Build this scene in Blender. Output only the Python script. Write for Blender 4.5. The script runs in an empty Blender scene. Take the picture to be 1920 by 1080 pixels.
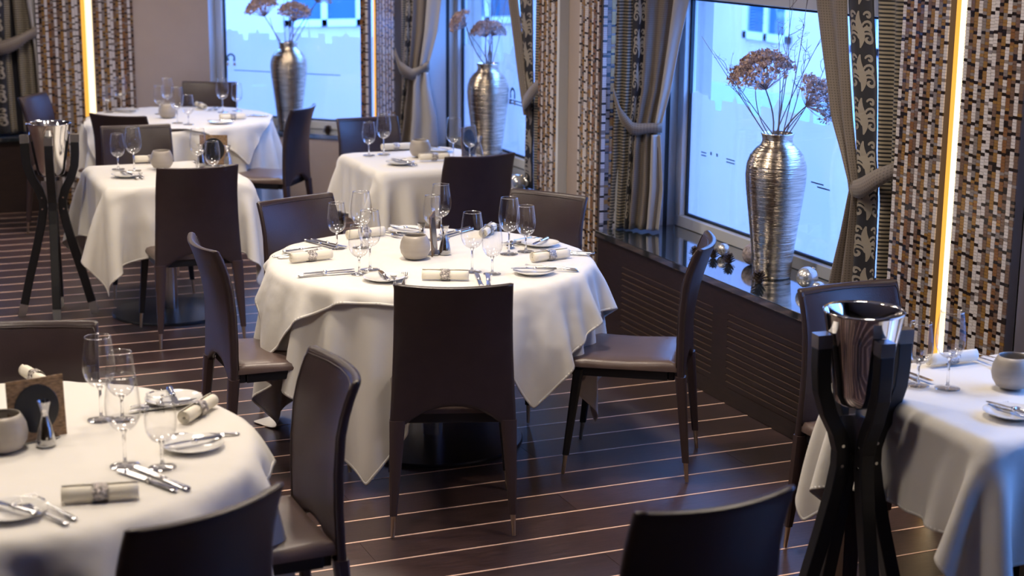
import bpy, math, random
import numpy as np
from mathutils import Vector, Matrix
random.seed(4)
C = bpy.context.scene.collection
SC = bpy.context.scene
PI = math.pi
R_ = math.radians

# ------------------------------------------------------------------ camera
# room axes: +X towards the window wall on the right, +Y away from the camera, Z up (metres)
cam = bpy.data.cameras.new('camera')
cam.sensor_width = 36.0
cam.lens = 57.5
cam.clip_end = 200
cam.dof.use_dof = True
cam.dof.focus_distance = 6.1
cam.dof.aperture_fstop = 3.2
co = bpy.data.objects.new('camera', cam)
C.objects.link(co)
cX = Vector((0.92229, -0.38640, 0.00898)); cU = Vector((0.07792, 0.20864, 0.97488)); cF = Vector((0.37856, 0.89843, -0.22253))
co.matrix_world = Matrix(((cX.x, cU.x, -cF.x, 0), (cX.y, cU.y, -cF.y, 0), (cX.z, cU.z, -cF.z, 2.1), (0, 0, 0, 1)))
SC.camera = co

# ------------------------------------------------------------------ world, lights, exposure
SC.view_settings.view_transform = 'Standard'
SC.view_settings.look = 'None'
SC.view_settings.gamma = 1
SC.view_settings.exposure = 0.0
SC.view_settings.use_curve_mapping = False
SC.cycles.max_bounces = 10
SC.cycles.transparent_max_bounces = 24
SC.cycles.sample_clamp_indirect = 6
SC.cycles.caustics_reflective = False
SC.cycles.caustics_refractive = False
w = bpy.data.worlds.new('dusk_sky')
SC.world = w
w.use_nodes = True
bg = w.node_tree.nodes['Background']
bg.inputs['Color'].default_value = (0.140, 0.36, 1.0, 1)
bg.inputs['Strength'].default_value = 15.5


def area(name, loc, size, power, col, rot=(0, 0, 0), sizey=None, portal=False):
    l = bpy.data.lights.new(name, 'AREA')
    l.energy = power
    l.color = col
    l.shape = 'RECTANGLE'
    l.size = size
    l.size_y = sizey or size
    if not portal: l.spread = R_(150)
    if portal:
        l.cycles.is_portal = True
    o = bpy.data.objects.new(name, l)
    o.location = loc
    o.rotation_euler = rot
    C.objects.link(o)
    return o


WARM = (1.0, 0.85, 0.68)
CEIL = 2.95
for i, (x, y, p) in enumerate([(0.5, 3.9, 24), (3.0, 3.9, 22), (-1.6, 4.6, 22), (0.9, 5.6, 20), (2.0, 5.6, 36), (0.3, 7.4, 30), (2.2, 7.9, 30), (1.6, 10.2, 32), (2.9, 10.2, 24), (-0.9, 9.6, 26), (-2.4, 6.6, 30)]):
    area('ceiling_downlight', (x, y, CEIL - 0.02), 0.35, p * 0.82, WARM)
for (x, y, sx, a) in ((4.22, 6.15, 2.3, -90), (4.22, 9.35, 2.3, -90), (4.22, 2.9, 2.6, -90), (0.05, 12.42, 2.7, 0), (3.35, 11.75, 1.5, -45)):
    area('window_portal', (x, y, 1.17), sx, 1, (1, 1, 1), (R_(90), 0, R_(a)), 1.3, True).rotation_euler = (R_(-90), 0, R_(a))

# ------------------------------------------------------------------ material helpers
MATS = {}


def mat(name, col, rough=0.5, metal=0.0, bump=None, noise=None, spec=None, objrand=0.0, sheen=0.0, coat=0.0):
    """procedural principled material; noise=(scale, strength, (sx,sy,sz)), bump=(scale, strength, (sx,sy,sz))"""
    m = bpy.data.materials.new(name)
    m.use_nodes = True
    nt = m.node_tree
    b = nt.nodes['Principled BSDF']
    b.inputs['Base Color'].default_value = (*col, 1)
    b.inputs['Roughness'].default_value = rough
    b.inputs['Metallic'].default_value = metal
    if spec is not None:
        b.inputs['Specular IOR Level'].default_value = spec
    if sheen:
        b.inputs['Sheen Weight'].default_value = sheen
    if coat:
        b.inputs['Coat Weight'].default_value = coat
        b.inputs['Coat Roughness'].default_value = 0.08
    tc = nt.nodes.new('ShaderNodeTexCoord')

    def nz(sc, scl, detail=4):
        mp = nt.nodes.new('ShaderNodeMapping')
        mp.inputs['Scale'].default_value = scl
        nt.links.new(tc.outputs['Object'], mp.inputs['Vector'])
        n = nt.nodes.new('ShaderNodeTexNoise')
        n.inputs['Scale'].default_value = sc
        n.inputs['Detail'].default_value = detail
        nt.links.new(mp.outputs['Vector'], n.inputs['Vector'])
        return n
    src = None
    if noise:
        n = nz(noise[0], noise[2])
        mr = nt.nodes.new('ShaderNodeMapRange')
        mr.inputs['From Min'].default_value = 0.3
        mr.inputs['From Max'].default_value = 0.7
        mr.inputs['To Min'].default_value = 1 - noise[1]
        mr.inputs['To Max'].default_value = 1 + noise[1]
        nt.links.new(n.outputs['Fac'], mr.inputs['Value'])
        src = mr.outputs['Result']
    if objrand:
        oi = nt.nodes.new('ShaderNodeObjectInfo')
        mr = nt.nodes.new('ShaderNodeMapRange')
        mr.inputs['To Min'].default_value = 1 - objrand
        mr.inputs['To Max'].default_value = 1 + objrand
        nt.links.new(oi.outputs['Random'], mr.inputs['Value'])
        if src:
            mm = nt.nodes.new('ShaderNodeMath')
            mm.operation = 'MULTIPLY'
            nt.links.new(src, mm.inputs[0])
            nt.links.new(mr.outputs['Result'], mm.inputs[1])
            src = mm.outputs[0]
        else:
            src = mr.outputs['Result']
    if src:
        hv = nt.nodes.new('ShaderNodeHueSaturation')
        hv.inputs['Color'].default_value = (*col, 1)
        nt.links.new(src, hv.inputs['Value'])
        nt.links.new(hv.outputs['Color'], b.inputs['Base Color'])
    if bump:
        n = nz(bump[0], bump[2], 3)
        bp = nt.nodes.new('ShaderNodeBump')
        bp.inputs['Strength'].default_value = bump[1]
        bp.inputs['Distance'].default_value = 0.01
        nt.links.new(n.outputs['Fac'], bp.inputs['Height'])
        nt.links.new(bp.outputs['Normal'], b.inputs['Normal'])
    MATS[name] = m
    return m


def emit(name, col, s):
    m = bpy.data.materials.new(name)
    m.use_nodes = True
    nt = m.node_tree
    nt.nodes.remove(nt.nodes['Principled BSDF'])
    e = nt.nodes.new('ShaderNodeEmission')
    e.inputs['Color'].default_value = (*col, 1)
    e.inputs['Strength'].default_value = s
    nt.links.new(e.outputs[0], nt.nodes['Material Output'].inputs['Surface'])
    return m


def thin_glass(name, tint=(1, 1, 1), boost=1.0, floor=0.02, rough=0.0):
    m = bpy.data.materials.new(name)
    m.use_nodes = True
    nt = m.node_tree
    nt.nodes.remove(nt.nodes['Principled BSDF'])
    t = nt.nodes.new('ShaderNodeBsdfTransparent')
    t.inputs['Color'].default_value = (*tint, 1)
    g = nt.nodes.new('ShaderNodeBsdfGlossy')
    g.inputs['Roughness'].default_value = rough
    lw = nt.nodes.new('ShaderNodeLayerWeight')
    lw.inputs['Blend'].default_value = 0.5
    pw = nt.nodes.new('ShaderNodeMath'); pw.operation = 'POWER'; pw.inputs[1].default_value = 2.6
    nt.links.new(lw.outputs['Facing'], pw.inputs[0])
    ma = nt.nodes.new('ShaderNodeMath'); ma.operation = 'MULTIPLY_ADD'
    ma.inputs[1].default_value = boost; ma.inputs[2].default_value = floor
    ma.use_clamp = True
    nt.links.new(pw.outputs[0], ma.inputs[0])
    mx = nt.nodes.new('ShaderNodeMixShader')
    nt.links.new(ma.outputs[0], mx.inputs[0])
    nt.links.new(t.outputs[0], mx.inputs[1])
    nt.links.new(g.outputs[0], mx.inputs[2])
    nt.links.new(mx.outputs[0], nt.nodes['Material Output'].inputs['Surface'])
    return m


M_plank = mat('dark_oak', (0.046, 0.025, 0.024), 0.33, noise=(9, 0.45, (1.2, 14, 1)), bump=(40, 0.12, (1, 10, 1)), objrand=0.28, spec=0.9)
M_inlay = mat('maple_inlay', (0.95, 0.64, 0.50), 0.30, noise=(4, 0.1, (1, 1, 1)))
M_sub = mat('floor_base', (0.03, 0.018, 0.018), 0.5)
M_wall = mat('beige_plaster', (0.40, 0.33, 0.30), 0.75, noise=(6, 0.03, (1, 1, 1)), bump=(120, 0.05, (1, 1, 1)))
M_ceil = mat('ceiling_paint', (0.80, 0.77, 0.73), 0.8)
M_white = mat('white_lacquer', (0.60, 0.62, 0.66), 0.35)
M_gasket = mat('black_rubber', (0.01, 0.02, 0.03), 0.6)
M_sill = mat('polished_dark_granite', (0.022, 0.03, 0.035), 0.05, noise=(90, 0.6, (1, 1, 1)), coat=1.0)
M_sill.node_tree.nodes['Principled BSDF'].inputs['IOR'].default_value = 3.6
M_cab = mat('wenge_panel', (0.024, 0.013, 0.011), 0.42, noise=(12, 0.3, (1, 1, 10)))
M_slat_highlight = mat('wenge_edge_highlight', (0.13, 0.085, 0.065), 0.35, noise=(12, 0.25, (1, 1, 10)))  # paler wenge, paints a highlight on the top bevel of each slat
M_void = mat('cabinet_void', (0.008, 0.005, 0.005), 0.8)
M_leather = mat('brown_leather', (0.038, 0.024, 0.026), 0.33, noise=(14, 0.10, (1, 1, 1)), bump=(260, 0.10, (1, 1, 1)), spec=0.55)
M_seat = mat('taupe_leather', (0.115, 0.078, 0.070), 0.34, noise=(14, 0.08, (1, 1, 1)), bump=(260, 0.10, (1, 1, 1)), spec=0.6)
M_legl = mat('leg_leather', (0.052, 0.032, 0.033), 0.40, bump=(260, 0.08, (1, 1, 1)))
M_black = mat('black_frame', (0.007, 0.007, 0.010), 0.42)
M_brass = mat('brushed_champagne_metal', (0.62, 0.50, 0.36), 0.28, 1.0)
M_steel = mat('polished_steel', (0.80, 0.78, 0.76), 0.07, 1.0)
M_steel2 = mat('brushed_steel', (0.55, 0.55, 0.56), 0.25, 1.0)
M_silver = mat('cutlery_silver', (0.82, 0.82, 0.84), 0.13, 1.0)
M_base = mat('graphite_disc', (0.05, 0.055, 0.07), 0.30, 0.7, noise=(3, 0.15, (1, 1, 1)))
M_cloth = mat('white_damask_cloth', (0.76, 0.735, 0.695), 0.75, bump=(11, 0.30, (1, 1, 1)), sheen=0.15)
M_napkin = mat('ivory_napkin', (0.84, 0.79, 0.68), 0.75, bump=(500, 0.12, (1, 1, 1)))
M_china = mat('white_china', (0.82, 0.81, 0.79), 0.12, coat=0.5)
M_pot = mat('champagne_frosted_glass', (0.40, 0.36, 0.32), 0.45, 0.15, noise=(3, 0.15, (1, 1, 6)))
M_wood = mat('dark_table_wood', (0.045, 0.022, 0.016), 0.35, noise=(10, 0.4, (12, 12, 1)))
M_pepper = mat('peppercorns', (0.05, 0.03, 0.022), 0.8, noise=(300, 0.9, (1, 1, 1)))
M_salt = mat('coarse_salt', (0.7, 0.68, 0.66), 0.6, noise=(300, 0.3, (1, 1, 1)))
M_bronze = mat('textured_bronze_card', (0.24, 0.15, 0.085), 0.42, 0.35, noise=(60, 0.5, (1, 1, 3)), bump=(80, 0.4, (1, 1, 4)))
M_cardblack = mat('black_card_disc', (0.012, 0.013, 0.018), 0.3)
M_ring = mat('filigree_silver', (0.50, 0.46, 0.43), 0.3, 0.9, bump=(160, 1.0, (1, 1, 1)), noise=(160, 0.7, (1, 1, 1)))
M_pearl = mat('pearl_bauble', (0.72, 0.70, 0.66), 0.22, 0.75)
M_frost = mat('rough_glitter_bauble', (0.36, 0.30, 0.29), 0.7, 0.2, bump=(60, 1.0, (1, 1, 1)), noise=(70, 0.5, (1, 1, 1)))
M_cone = mat('pine_cone_scales', (0.05, 0.028, 0.018), 0.6)
M_twig = mat('grey_twig', (0.20, 0.16, 0.14), 0.7)
M_umbel = mat('dried_blossom', (0.50, 0.37, 0.34), 0.8, noise=(40, 0.5, (1, 1, 1)))
M_vase = mat('hammered_silver_vase', (0.56, 0.48, 0.38), 0.20, 1.0, noise=(12, 0.38, (.7, .7, 16)), bump=(24, 0.4, (0.6, 0.6, 9)))
M_taupe = mat('taupe_dotted_satin', (0.185, 0.15, 0.125), 0.50, sheen=0.3)
M_pale_satin = mat('pale_satin', (0.40, 0.38, 0.38), 0.45, sheen=0.3)
M_night = mat('black_velvet', (0.010, 0.010, 0.018), 0.6, sheen=0.2)
M_scroll = mat('silver_scroll_weave', (0.36, 0.32, 0.27), 0.5, 0.2)
M_glow = emit('light_strip_diffuser', (1.0, 0.80, 0.50), 2.0)
M_glow2 = emit('light_strip_amber_side', (1.0, 0.47, 0.075), 1.25)
M_wine = thin_glass('wine_glass_crystal', (0.995, 0.995, 0.995), 0.65, 0.04)
M_pane = thin_glass('window_pane_glass', (0.97, 0.98, 0.98), 0.6, 0.03)
M_fac = mat('pale_facade_render', (0.52, 0.41, 0.46), 0.85, noise=(1.5, 0.06, (1, 1, 1)))
M_fac2 = mat('grey_facade_band', (0.42, 0.45, 0.48), 0.8)
M_facg = mat('dark_window_glass', (0.03, 0.10, 0.17), 0.1)
M_street = mat('pale_paving', (0.45, 0.46, 0.47), 0.8)
M_pipe = mat('zinc_downpipe', (0.12, 0.24, 0.32), 0.5)

# frosted film: lets diffuse daylight through
M_film = bpy.data.materials.new('frosted_film')
M_film.use_nodes = True
_n = M_film.node_tree
_n.nodes.remove(_n.nodes['Principled BSDF'])
_t = _n.nodes.new('ShaderNodeBsdfTranslucent'); _t.inputs['Color'].default_value = (0.80, 0.72, 0.72, 1)
_d = _n.nodes.new('ShaderNodeBsdfDiffuse'); _d.inputs['Color'].default_value = (0.75, 0.72, 0.80, 1)
_m = _n.nodes.new('ShaderNodeMixShader'); _m.inputs[0].default_value = 0.22
_n.links.new(_t.outputs[0], _m.inputs[1]); _n.links.new(_d.outputs[0], _m.inputs[2])
_n.links.new(_m.outputs[0], _n.nodes['Material Output'].inputs['Surface'])

# taupe satin dots, woven in
def add_dots(m, col2, sc):
    nt = m.node_tree; b = nt.nodes['Principled BSDF']
    tc = nt.nodes.new('ShaderNodeTexCoord'); v = nt.nodes.new('ShaderNodeTexVoronoi')
    v.inputs['Scale'].default_value = 1.0; v.inputs['Randomness'].default_value = 0.0; v.voronoi_dimensions = '2D'
    mp = nt.nodes.new('ShaderNodeMapping'); mp.inputs['Scale'].default_value = (sc, sc, 1)
    nt.links.new(tc.outputs['UV'], mp.inputs['Vector']); nt.links.new(mp.outputs['Vector'], v.inputs['Vector'])
    lt = nt.nodes.new('ShaderNodeMath'); lt.operation = 'LESS_THAN'; lt.inputs[1].default_value = 0.26
    nt.links.new(v.outputs['Distance'], lt.inputs[0])
    mx = nt.nodes.new('ShaderNodeMix'); mx.data_type = 'RGBA'
    mx.inputs['A'].default_value = b.inputs['Base Color'].default_value; mx.inputs['B'].default_value = (*col2, 1)
    nt.links.new(lt.outputs[0], mx.inputs['Factor']); nt.links.new(mx.outputs['Result'], b.inputs['Base Color'])
add_dots(M_taupe, (0.10, 0.078, 0.062), 95)

# ribbed stripes black / gold-grey across the height
M_stripe = mat('black_gold_ribbed_stripe', (0.2, 0.17, 0.13), 0.5, sheen=0.2)
def add_stripes(m):
    nt = m.node_tree; b = nt.nodes['Principled BSDF']
    tc = nt.nodes.new('ShaderNodeTexCoord'); sp = nt.nodes.new('ShaderNodeSeparateXYZ')
    nt.links.new(tc.outputs['UV'], sp.inputs[0])
    ml = nt.nodes.new('ShaderNodeMath'); ml.operation = 'MULTIPLY'; ml.inputs[1].default_value = 2 * PI / 0.0155
    nt.links.new(sp.outputs['Y'], ml.inputs[0])
    sn = nt.nodes.new('ShaderNodeMath'); sn.operation = 'SINE'; nt.links.new(ml.outputs[0], sn.inputs[0])
    cr = nt.nodes.new('ShaderNodeValToRGB')
    cr.color_ramp.elements[0].position = 0.35; cr.color_ramp.elements[0].color = (0.010, 0.010, 0.012, 1)
    cr.color_ramp.elements[1].position = 0.52; cr.color_ramp.elements[1].color = (0.34, 0.29, 0.21, 1)
    mr = nt.nodes.new('ShaderNodeMapRange'); mr.inputs['From Min'].default_value = -1
    nt.links.new(sn.outputs[0], mr.inputs['Value']); nt.links.new(mr.outputs['Result'], cr.inputs['Fac'])
    nt.links.new(cr.outputs['Color'], b.inputs['Base Color'])
add_stripes(M_stripe)

TILE = [mat('white_glass_tile', (0.60, 0.56, 0.58), 0.18), mat('gold_glass_tile', (0.36, 0.20, 0.065), 0.2, 0.3),
        mat('black_glass_tile', (0.018, 0.012, 0.012), 0.2), mat('brown_glass_tile', (0.16, 0.10, 0.075), 0.22),
        mat('grey_glass_tile', (0.22, 0.19, 0.19), 0.2), mat('copper_glass_tile', (0.28, 0.13, 0.055), 0.22, 0.3)]
M_grout = mat('dark_grout', (0.09, 0.07, 0.062), 0.7)


# ------------------------------------------------------------------ mesh builder
class MB:
    def __init__(s):
        s.v = []; s.f = []; s.m = []

    def add(s, vs, fs, mi=0):
        o = len(s.v)
        s.v += [tuple(p) for p in vs]
        s.f += [tuple(i + o for i in f) for f in fs]
        s.m += [mi] * len(fs)
        return s

    def box(s, x0, x1, y0, y1, z0, z1, mi=0):
        return s.add([(x0, y0, z0), (x1, y0, z0), (x1, y1, z0), (x0, y1, z0), (x0, y0, z1), (x1, y0, z1), (x1, y1, z1), (x0, y1, z1)],
                     [(3, 2, 1, 0), (4, 5, 6, 7), (0, 1, 5, 4), (1, 2, 6, 5), (2, 3, 7, 6), (3, 0, 4, 7)], mi)

    def rings(s, rings, closed=True, cap0=True, cap1=True, mi=0):
        n = len(rings[0]); vs = [p for r in rings for p in r]; fs = []
        for i in range(len(rings) - 1):
            for j in range(n if closed else n - 1):
                k = (j + 1) % n
                fs.append((i * n + j, i * n + k, (i + 1) * n + k, (i + 1) * n + j))
        if cap0: fs.append(tuple(reversed(range(n))))
        if cap1: fs.append(tuple((len(rings) - 1) * n + j for j in range(n)))
        return s.add(vs, fs, mi)

    def lathe(s, prof, n=24, mi=0, cap0=False, cap1=False, cx=0, cy=0):
        rs = [[(cx + r * math.cos(2 * PI * j / n), cy + r * math.sin(2 * PI * j / n), z) for j in range(n)] for r, z in prof]
        return s.rings(rs, True, cap0, cap1, mi)

    def tube(s, pts, rad, n=8, mi=0, square=False, up=None):
        pts = [Vector(p) for p in pts]
        rs = []
        if square: n = 4
        ref = Vector(up) if up else None
        for i, p in enumerate(pts):
            d = (pts[min(i + 1, len(pts) - 1)] - pts[max(i - 1, 0)]).normalized()
            if ref is None:
                ref = Vector((0, 0, 1)) if abs(d.z) < 0.9 else Vector((1, 0, 0))
            a = d.cross(ref)
            if a.length < 1e-4: a = d.orthogonal()
            a.normalize(); b = a.cross(d).normalized()
            if up is None: ref = b
            r = rad[i] if isinstance(rad, (list, tuple)) else rad
            ra, rb = r if isinstance(r, (list, tuple)) else (r, r)
            if square:
                rs.append([tuple(p + a * ra * u + b * rb * q) for u, q in ((-1, -1), (1, -1), (1, 1), (-1, 1))])
            else:
                rs.append([tuple(p + a * ra * math.cos(2 * PI * j / n) + b * rb * math.sin(2 * PI * j / n)) for j in range(n)])
        return s.rings(rs, True, True, True, mi)

    def prism(s, outline, z0, z1, mi=0):
        n = len(outline)
        vs = [(x, y, z0) for x, y in outline] + [(x, y, z1) for x, y in outline]
        fs = [tuple(reversed(range(n))), tuple(range(n, 2 * n))] + [(i, (i + 1) % n, n + (i + 1) % n, n + i) for i in range(n)]
        return s.add(vs, fs, mi)

    def grid(s, P, mi=0, flip=False):
        nu = len(P); nv = len(P[0]); fs = []
        for i in range(nu - 1):
            for j in range(nv - 1):
                f = (i * nv + j, (i + 1) * nv + j, (i + 1) * nv + j + 1, i * nv + j + 1)
                fs.append(f[::-1] if flip else f)
        return s.add([p for r in P for p in r], fs, mi)

    def build(s, name, mats, parent=None, smooth=False, loc=None, rot=None, bevel=0, uv=None, subsurf=0, autosm=None):
        me = bpy.data.meshes.new(name)
        me.from_pydata(s.v, [], s.f)
        for m in (mats if isinstance(mats, (list, tuple)) else [mats]): me.materials.append(m)
        if any(s.m): me.polygons.foreach_set('material_index', s.m)
        if smooth: me.polygons.foreach_set('use_smooth', [True] * len(s.f))
        if autosm and smooth:
            me.set_sharp_from_angle(angle=R_(autosm))
        if uv is not None:
            l = me.uv_layers.new(name='UVMap'); li = np.empty(len(me.loops), dtype=np.int64); me.loops.foreach_get('vertex_index', li)
            l.data.foreach_set('uv', np.array(uv, dtype=np.float32)[li].ravel())
        me.update()
        o = bpy.data.objects.new(name, me)
        C.objects.link(o)
        if parent: o.parent = parent
        if loc is not None: o.location = loc
        if rot is not None: o.rotation_euler = (0, 0, rot) if not isinstance(rot, (tuple, list)) else rot
        if bevel:
            b = o.modifiers.new('bevel', 'BEVEL'); b.width = bevel; b.segments = 2; b.limit_method = 'ANGLE'
        if subsurf:
            b = o.modifiers.new('sub', 'SUBSURF'); b.levels = subsurf; b.render_levels = subsurf
        return o


LABELS = set()


def tag(o, label, cat, group=None, kind=None):
    n = len(label.split())
    assert 4 <= n <= 16, label
    if label in LABELS and not group: print('DUPLABEL', label)
    LABELS.add(label)
    o['label'] = label; o['category'] = cat
    if group: o['group'] = group
    if kind: o['kind'] = kind
    return o


def struct(o, label=None, cat=None):
    o['kind'] = 'structure'
    if label: o['label'] = label; o['category'] = cat or 'wall'
    return o


def empty(name, loc=(0, 0, 0), rot=0):
    o = bpy.data.objects.new(name, None)
    o.empty_display_size = 0.05
    o.location = loc
    o.rotation_euler = (0, 0, rot)
    C.objects.link(o)
    return o


def dup(root, loc, rot, label, group=None, sc=None):
    r = root.copy(); C.objects.link(r)
    r.location = loc; r.rotation_euler = (0, 0, rot) if not isinstance(rot, tuple) else rot
    for ch in list(root.children):
        c = ch.copy(); C.objects.link(c); c.parent = r
        for g in list(ch.children):
            d = g.copy(); C.objects.link(d); d.parent = c
    if sc: r.scale = sc
    n = len(label.split()); assert 4 <= n <= 16, label
    if label in LABELS: print('DUPLABEL', label)
    LABELS.add(label)
    r['label'] = label
    if group: r['group'] = group
    return r


class Proto:
    """first use moves the original, later uses copy it with its parts"""
    def __init__(s, root): s.root = root; s.used = False

    def put(s, loc, rot, label, group=None):
        if not s.used:
            s.used = True; r = s.root
            r.location = loc; r.rotation_euler = (0, 0, rot) if not isinstance(rot, tuple) else rot
            n = len(label.split()); assert 4 <= n <= 16, label
            if label in LABELS: print('DUPLABEL', label)
            LABELS.add(label); r['label'] = label
            if group: r['group'] = group
            return r
        return dup(s.root, loc, rot, label, group)


# ------------------------------------------------------------------ room shell
XW = 3.57      # face of cabinets and pillars on the right
XG = 4.05      # glass plane on the right
fl = struct(MB().box(-5, 4.3, -2.5, 13.2, -0.1, -0.006).build('floor', M_sub))
ST = 0.1965
y0 = 5.056 - ST * 20
pl_me = None
k = 0
for i in range(57):
    ya = y0 + i * ST + 0.005
    if ya > 12.0: break
    off = (i * 0.83) % 2.4
    xs = [-2.2] + [v for v in [-2.2 + off + 2.4 * q for q in range(4)] if -2.0 < v < 3.4] + [XW]
    for a, b in zip(xs[:-1], xs[1:]):
        MB().box(0, b - a - 0.0015, 0, ST - 0.010, -0.006, 0.0).build('plank', M_plank, fl, loc=(a, ya, 0))
        k += 1
    MB().box(-2.2, XW, -0.004, 0.004, -0.006, 0.0009).build('inlay_strip', M_inlay, fl, loc=(0, ya - 0.005, 0))
# short cross inlay in the far aisle
MB().box(-0.004, 0.004, 0, ST - 0.012, -0.006, 0.0012).build('inlay_strip', M_inlay, fl, loc=(0.62, y0 + 22 * ST + 4 * ST + 0.006, 0))

struct(MB().box(-5, 4.3, -2.5, 13.2, CEIL, CEIL + 0.1).build('ceiling', M_ceil))
struct(MB().box(-5.1, -5, -2.5, 13.2, 0, CEIL).build('wall_left', M_cab))
struct(MB().box(-5, 4.3, -2.6, -2.5, 0, CEIL).build('wall_front', M_cab))
# right wall: band below the sill, band above the windows, solid parts behind the pillars
wr = MB()
wr.box(4.0, 4.2, -2.5, 11.0, 0, 0.52)
wr.box(4.0, 4.2, -2.5, 11.0, 1.80, CEIL)
for a, b in ((-2.5, 1.6), (4.25, 4.94), (7.36, 8.13), (10.55, 11.05)):
    struct(MB().box(3.62 if a > 0 else 4.0, 3.998 if a > 0 else 4.2, a, b, 0.0, CEIL).build('trim_%d' % (20 + int(a)), M_wall))
    if a > 0: wr.box(4.0, 4.2, a, b, 0.0, CEIL)
struct(wr.build('wall_right', M_wall))
# back wall left of the bay and the diagonal bay wall
wb = MB()
wb.box(1.40, 2.63, 12.0, 12.3, 0, CEIL)
struct(wb.build('wall_back', M_wall)); wb = MB()
wb.box(-5, 1.40, 12.2, 12.4, 0, 0.52); wb.box(-5, 1.40, 12.2, 12.4, 1.80, CEIL); wb.box(-5, -1.3, 12.2, 12.4, 0.5, 1.8)
struct(wb.build('wall_far', M_wall))
# local frame of the diagonal: x = right along the wall, y = outward
DR = R_(-45)
dg = struct(MB().box(-6.625, -5.30, 10.345, 10.5, 0, 0.515).box(-6.9, -5.0, 10.60, 10.75, 1.80, CEIL).box(-6.9, -5.0, 10.62, 10.75, 0, 0.6)
            .build('wall_bay', M_wall, rot=DR))
# plaster cheek beside the bay window
struct(MB().box(-6.80, -6.735, 10.40, 10.75, 0.50, CEIL).build('trim_1', M_white, rot=DR))

# ---------------- sills (polished stone)
struct(MB().box(3.555, 4.02, 4.94, 7.36, 0.512, 0.544).build('trim_2', M_sill, bevel=0.003))
struct(MB().box(3.555, 4.02, 8.13, 10.55, 0.512, 0.544).build('trim_3', M_sill, bevel=0.003))
struct(MB().box(-6.735, -5.30, 10.335, 10.64, 0.512, 0.544).build('trim_4', M_sill, rot=DR, bevel=0.003))
struct(MB().box(-1.3, 1.40, 11.90, 12.22, 0.512, 0.544).build('trim_5', M_sill, bevel=0.003))
struct(MB().box(3.555, 4.02, 1.6, 4.25, 0.512, 0.544).build('trim_6', M_sill, bevel=0.003))

# ---------------- windows
SKY = [(0, .60), (.03, .64), (.05, .62), (.08, .62), (.085, .58), (.11, .58), (.115, .50), (.14, .50), (.145, .60), (.19, .60), (.20, .66), (.21, .60), (.27, .60), (.27, .52), (.31, .52), (.31, .62),
       (.36, .62), (.38, .72), (.40, .62), (.46, .62), (.46, .57), (.50, .57), (.505, .80), (.515, .57), (.56, .57), (.56, .63), (.60, .63), (.60, .50), (.64, .50), (.64, .60), (.70, .60), (.72, .66), (.74, .60), (.80, .60),
       (.80, .54), (.84, .54), (.84, .61), (.90, .61), (.92, .68), (.94, .61), (1.0, .61)]


def window(name, u0, u1, n, rot, label, film=True, logo=None, dashes=(), z0=0.545, z1=1.80, mull=()):
    """u along the wall, n outward distance in the rotated frame, frame + pane + film"""
    r = empty(name, (0, 0, 0), rot)
    struct(r)
    f = MB(); t = 0.058
    f.box(u0, u1, n - 0.05, n + 0.02, z0, z0 + t); f.box(u0, u1, n - 0.05, n + 0.02, z1 - 0.095, z1)
    f.box(u0, u0 + t, n - 0.05, n + 0.02, z0 + t, z1 - 0.095); f.box(u1 - t, u1, n - 0.05, n + 0.02, z0 + t, z1 - 0.095)
    for m in mull: f.box(m - 0.03, m + 0.03, n - 0.04, n + 0.02, z0 + t, z1 - 0.095)
    f.build('window_frame', M_white, r, bevel=0.004)
    g = MB(); a, b, c, d = u0 + t, u1 - t, z0 + t, z1 - 0.095
    for (p, q, s, e) in ((a, a + 0.012, c, d), (b - 0.012, b, c, d), (a, b, c, c + 0.012), (a, b, d - 0.012, d)):
        g.box(p, q, n - 0.022, n - 0.004, s, e)
    g.build('gasket', M_gasket, r)
    MB().box(a, b, n - 0.012, n - 0.008, c, d).build('pane', M_pane, r)
    if film:
        L = b - a; h = 1.0
        pts = [(a + x * L, z0 + 0.06 + (0.62 + (z - 0.60) * 0.55) * h) for x, z in SKY]
        mb = MB()
        for (x0, h0), (x1, h1) in zip(pts[:-1], pts[1:]):
            if x1 - x0 < 1e-6: continue
            mb.add([(x0, n - 0.007, c), (x1, n - 0.007, c), (x1, n - 0.007, h1), (x0, n - 0.007, h0),
                    (x0, n - 0.0062, c), (x1, n - 0.0062, c), (x1, n - 0.0062, h1), (x0, n - 0.0062, h0)],
                   [(0, 1, 2, 3), (7, 6, 5, 4), (3, 2, 6, 7), (0, 4, 5, 1)])
        fo = mb.build('frosted_film', M_film, r)
        fo['label'] = 'frosted film cut as a city skyline'
        lm = MB()
        for (u, zz, wd, hh) in dashes: lm.box(u, u + wd, n - 0.0135, n - 0.0125, zz, zz + hh)
        if logo:
            lu, lz, s = logo
            for k in range(14):
                a0 = PI * k / 14; a1 = PI * (k + 1) / 14
                lm.add([(lu + s * math.cos(q) * rr, n - 0.0130, lz + s * math.sin(q) * rr) for q, rr in ((a0, .62), (a0, 1), (a1, 1), (a1, .62))], [(0, 1, 2, 3)])
            for sg in (-1, 1):
                lm.box(min(sg * s * .5, sg * s * .98) + lu, max(sg * s * .5, sg * s * .98) + lu, n - 0.0132, n - 0.0128, lz - s * .55, lz)
        if lm.v:
            q = lm.build('window_emblem', M_pipe, r); q['label'] = 'blue arch emblem and thin dashes on the film'
        if logo:
            lm = MB()
            for sg in (-1, 1): lm.box(lu + sg * s * .8 - s * .32, lu + sg * s * .8 + s * .32, n - 0.0136, n - 0.0130, lz - s * 1.45, lz - s * .85)
            lm.build('window_emblem', M_white, r)['label'] = 'pair of small white squares'
    return r


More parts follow.
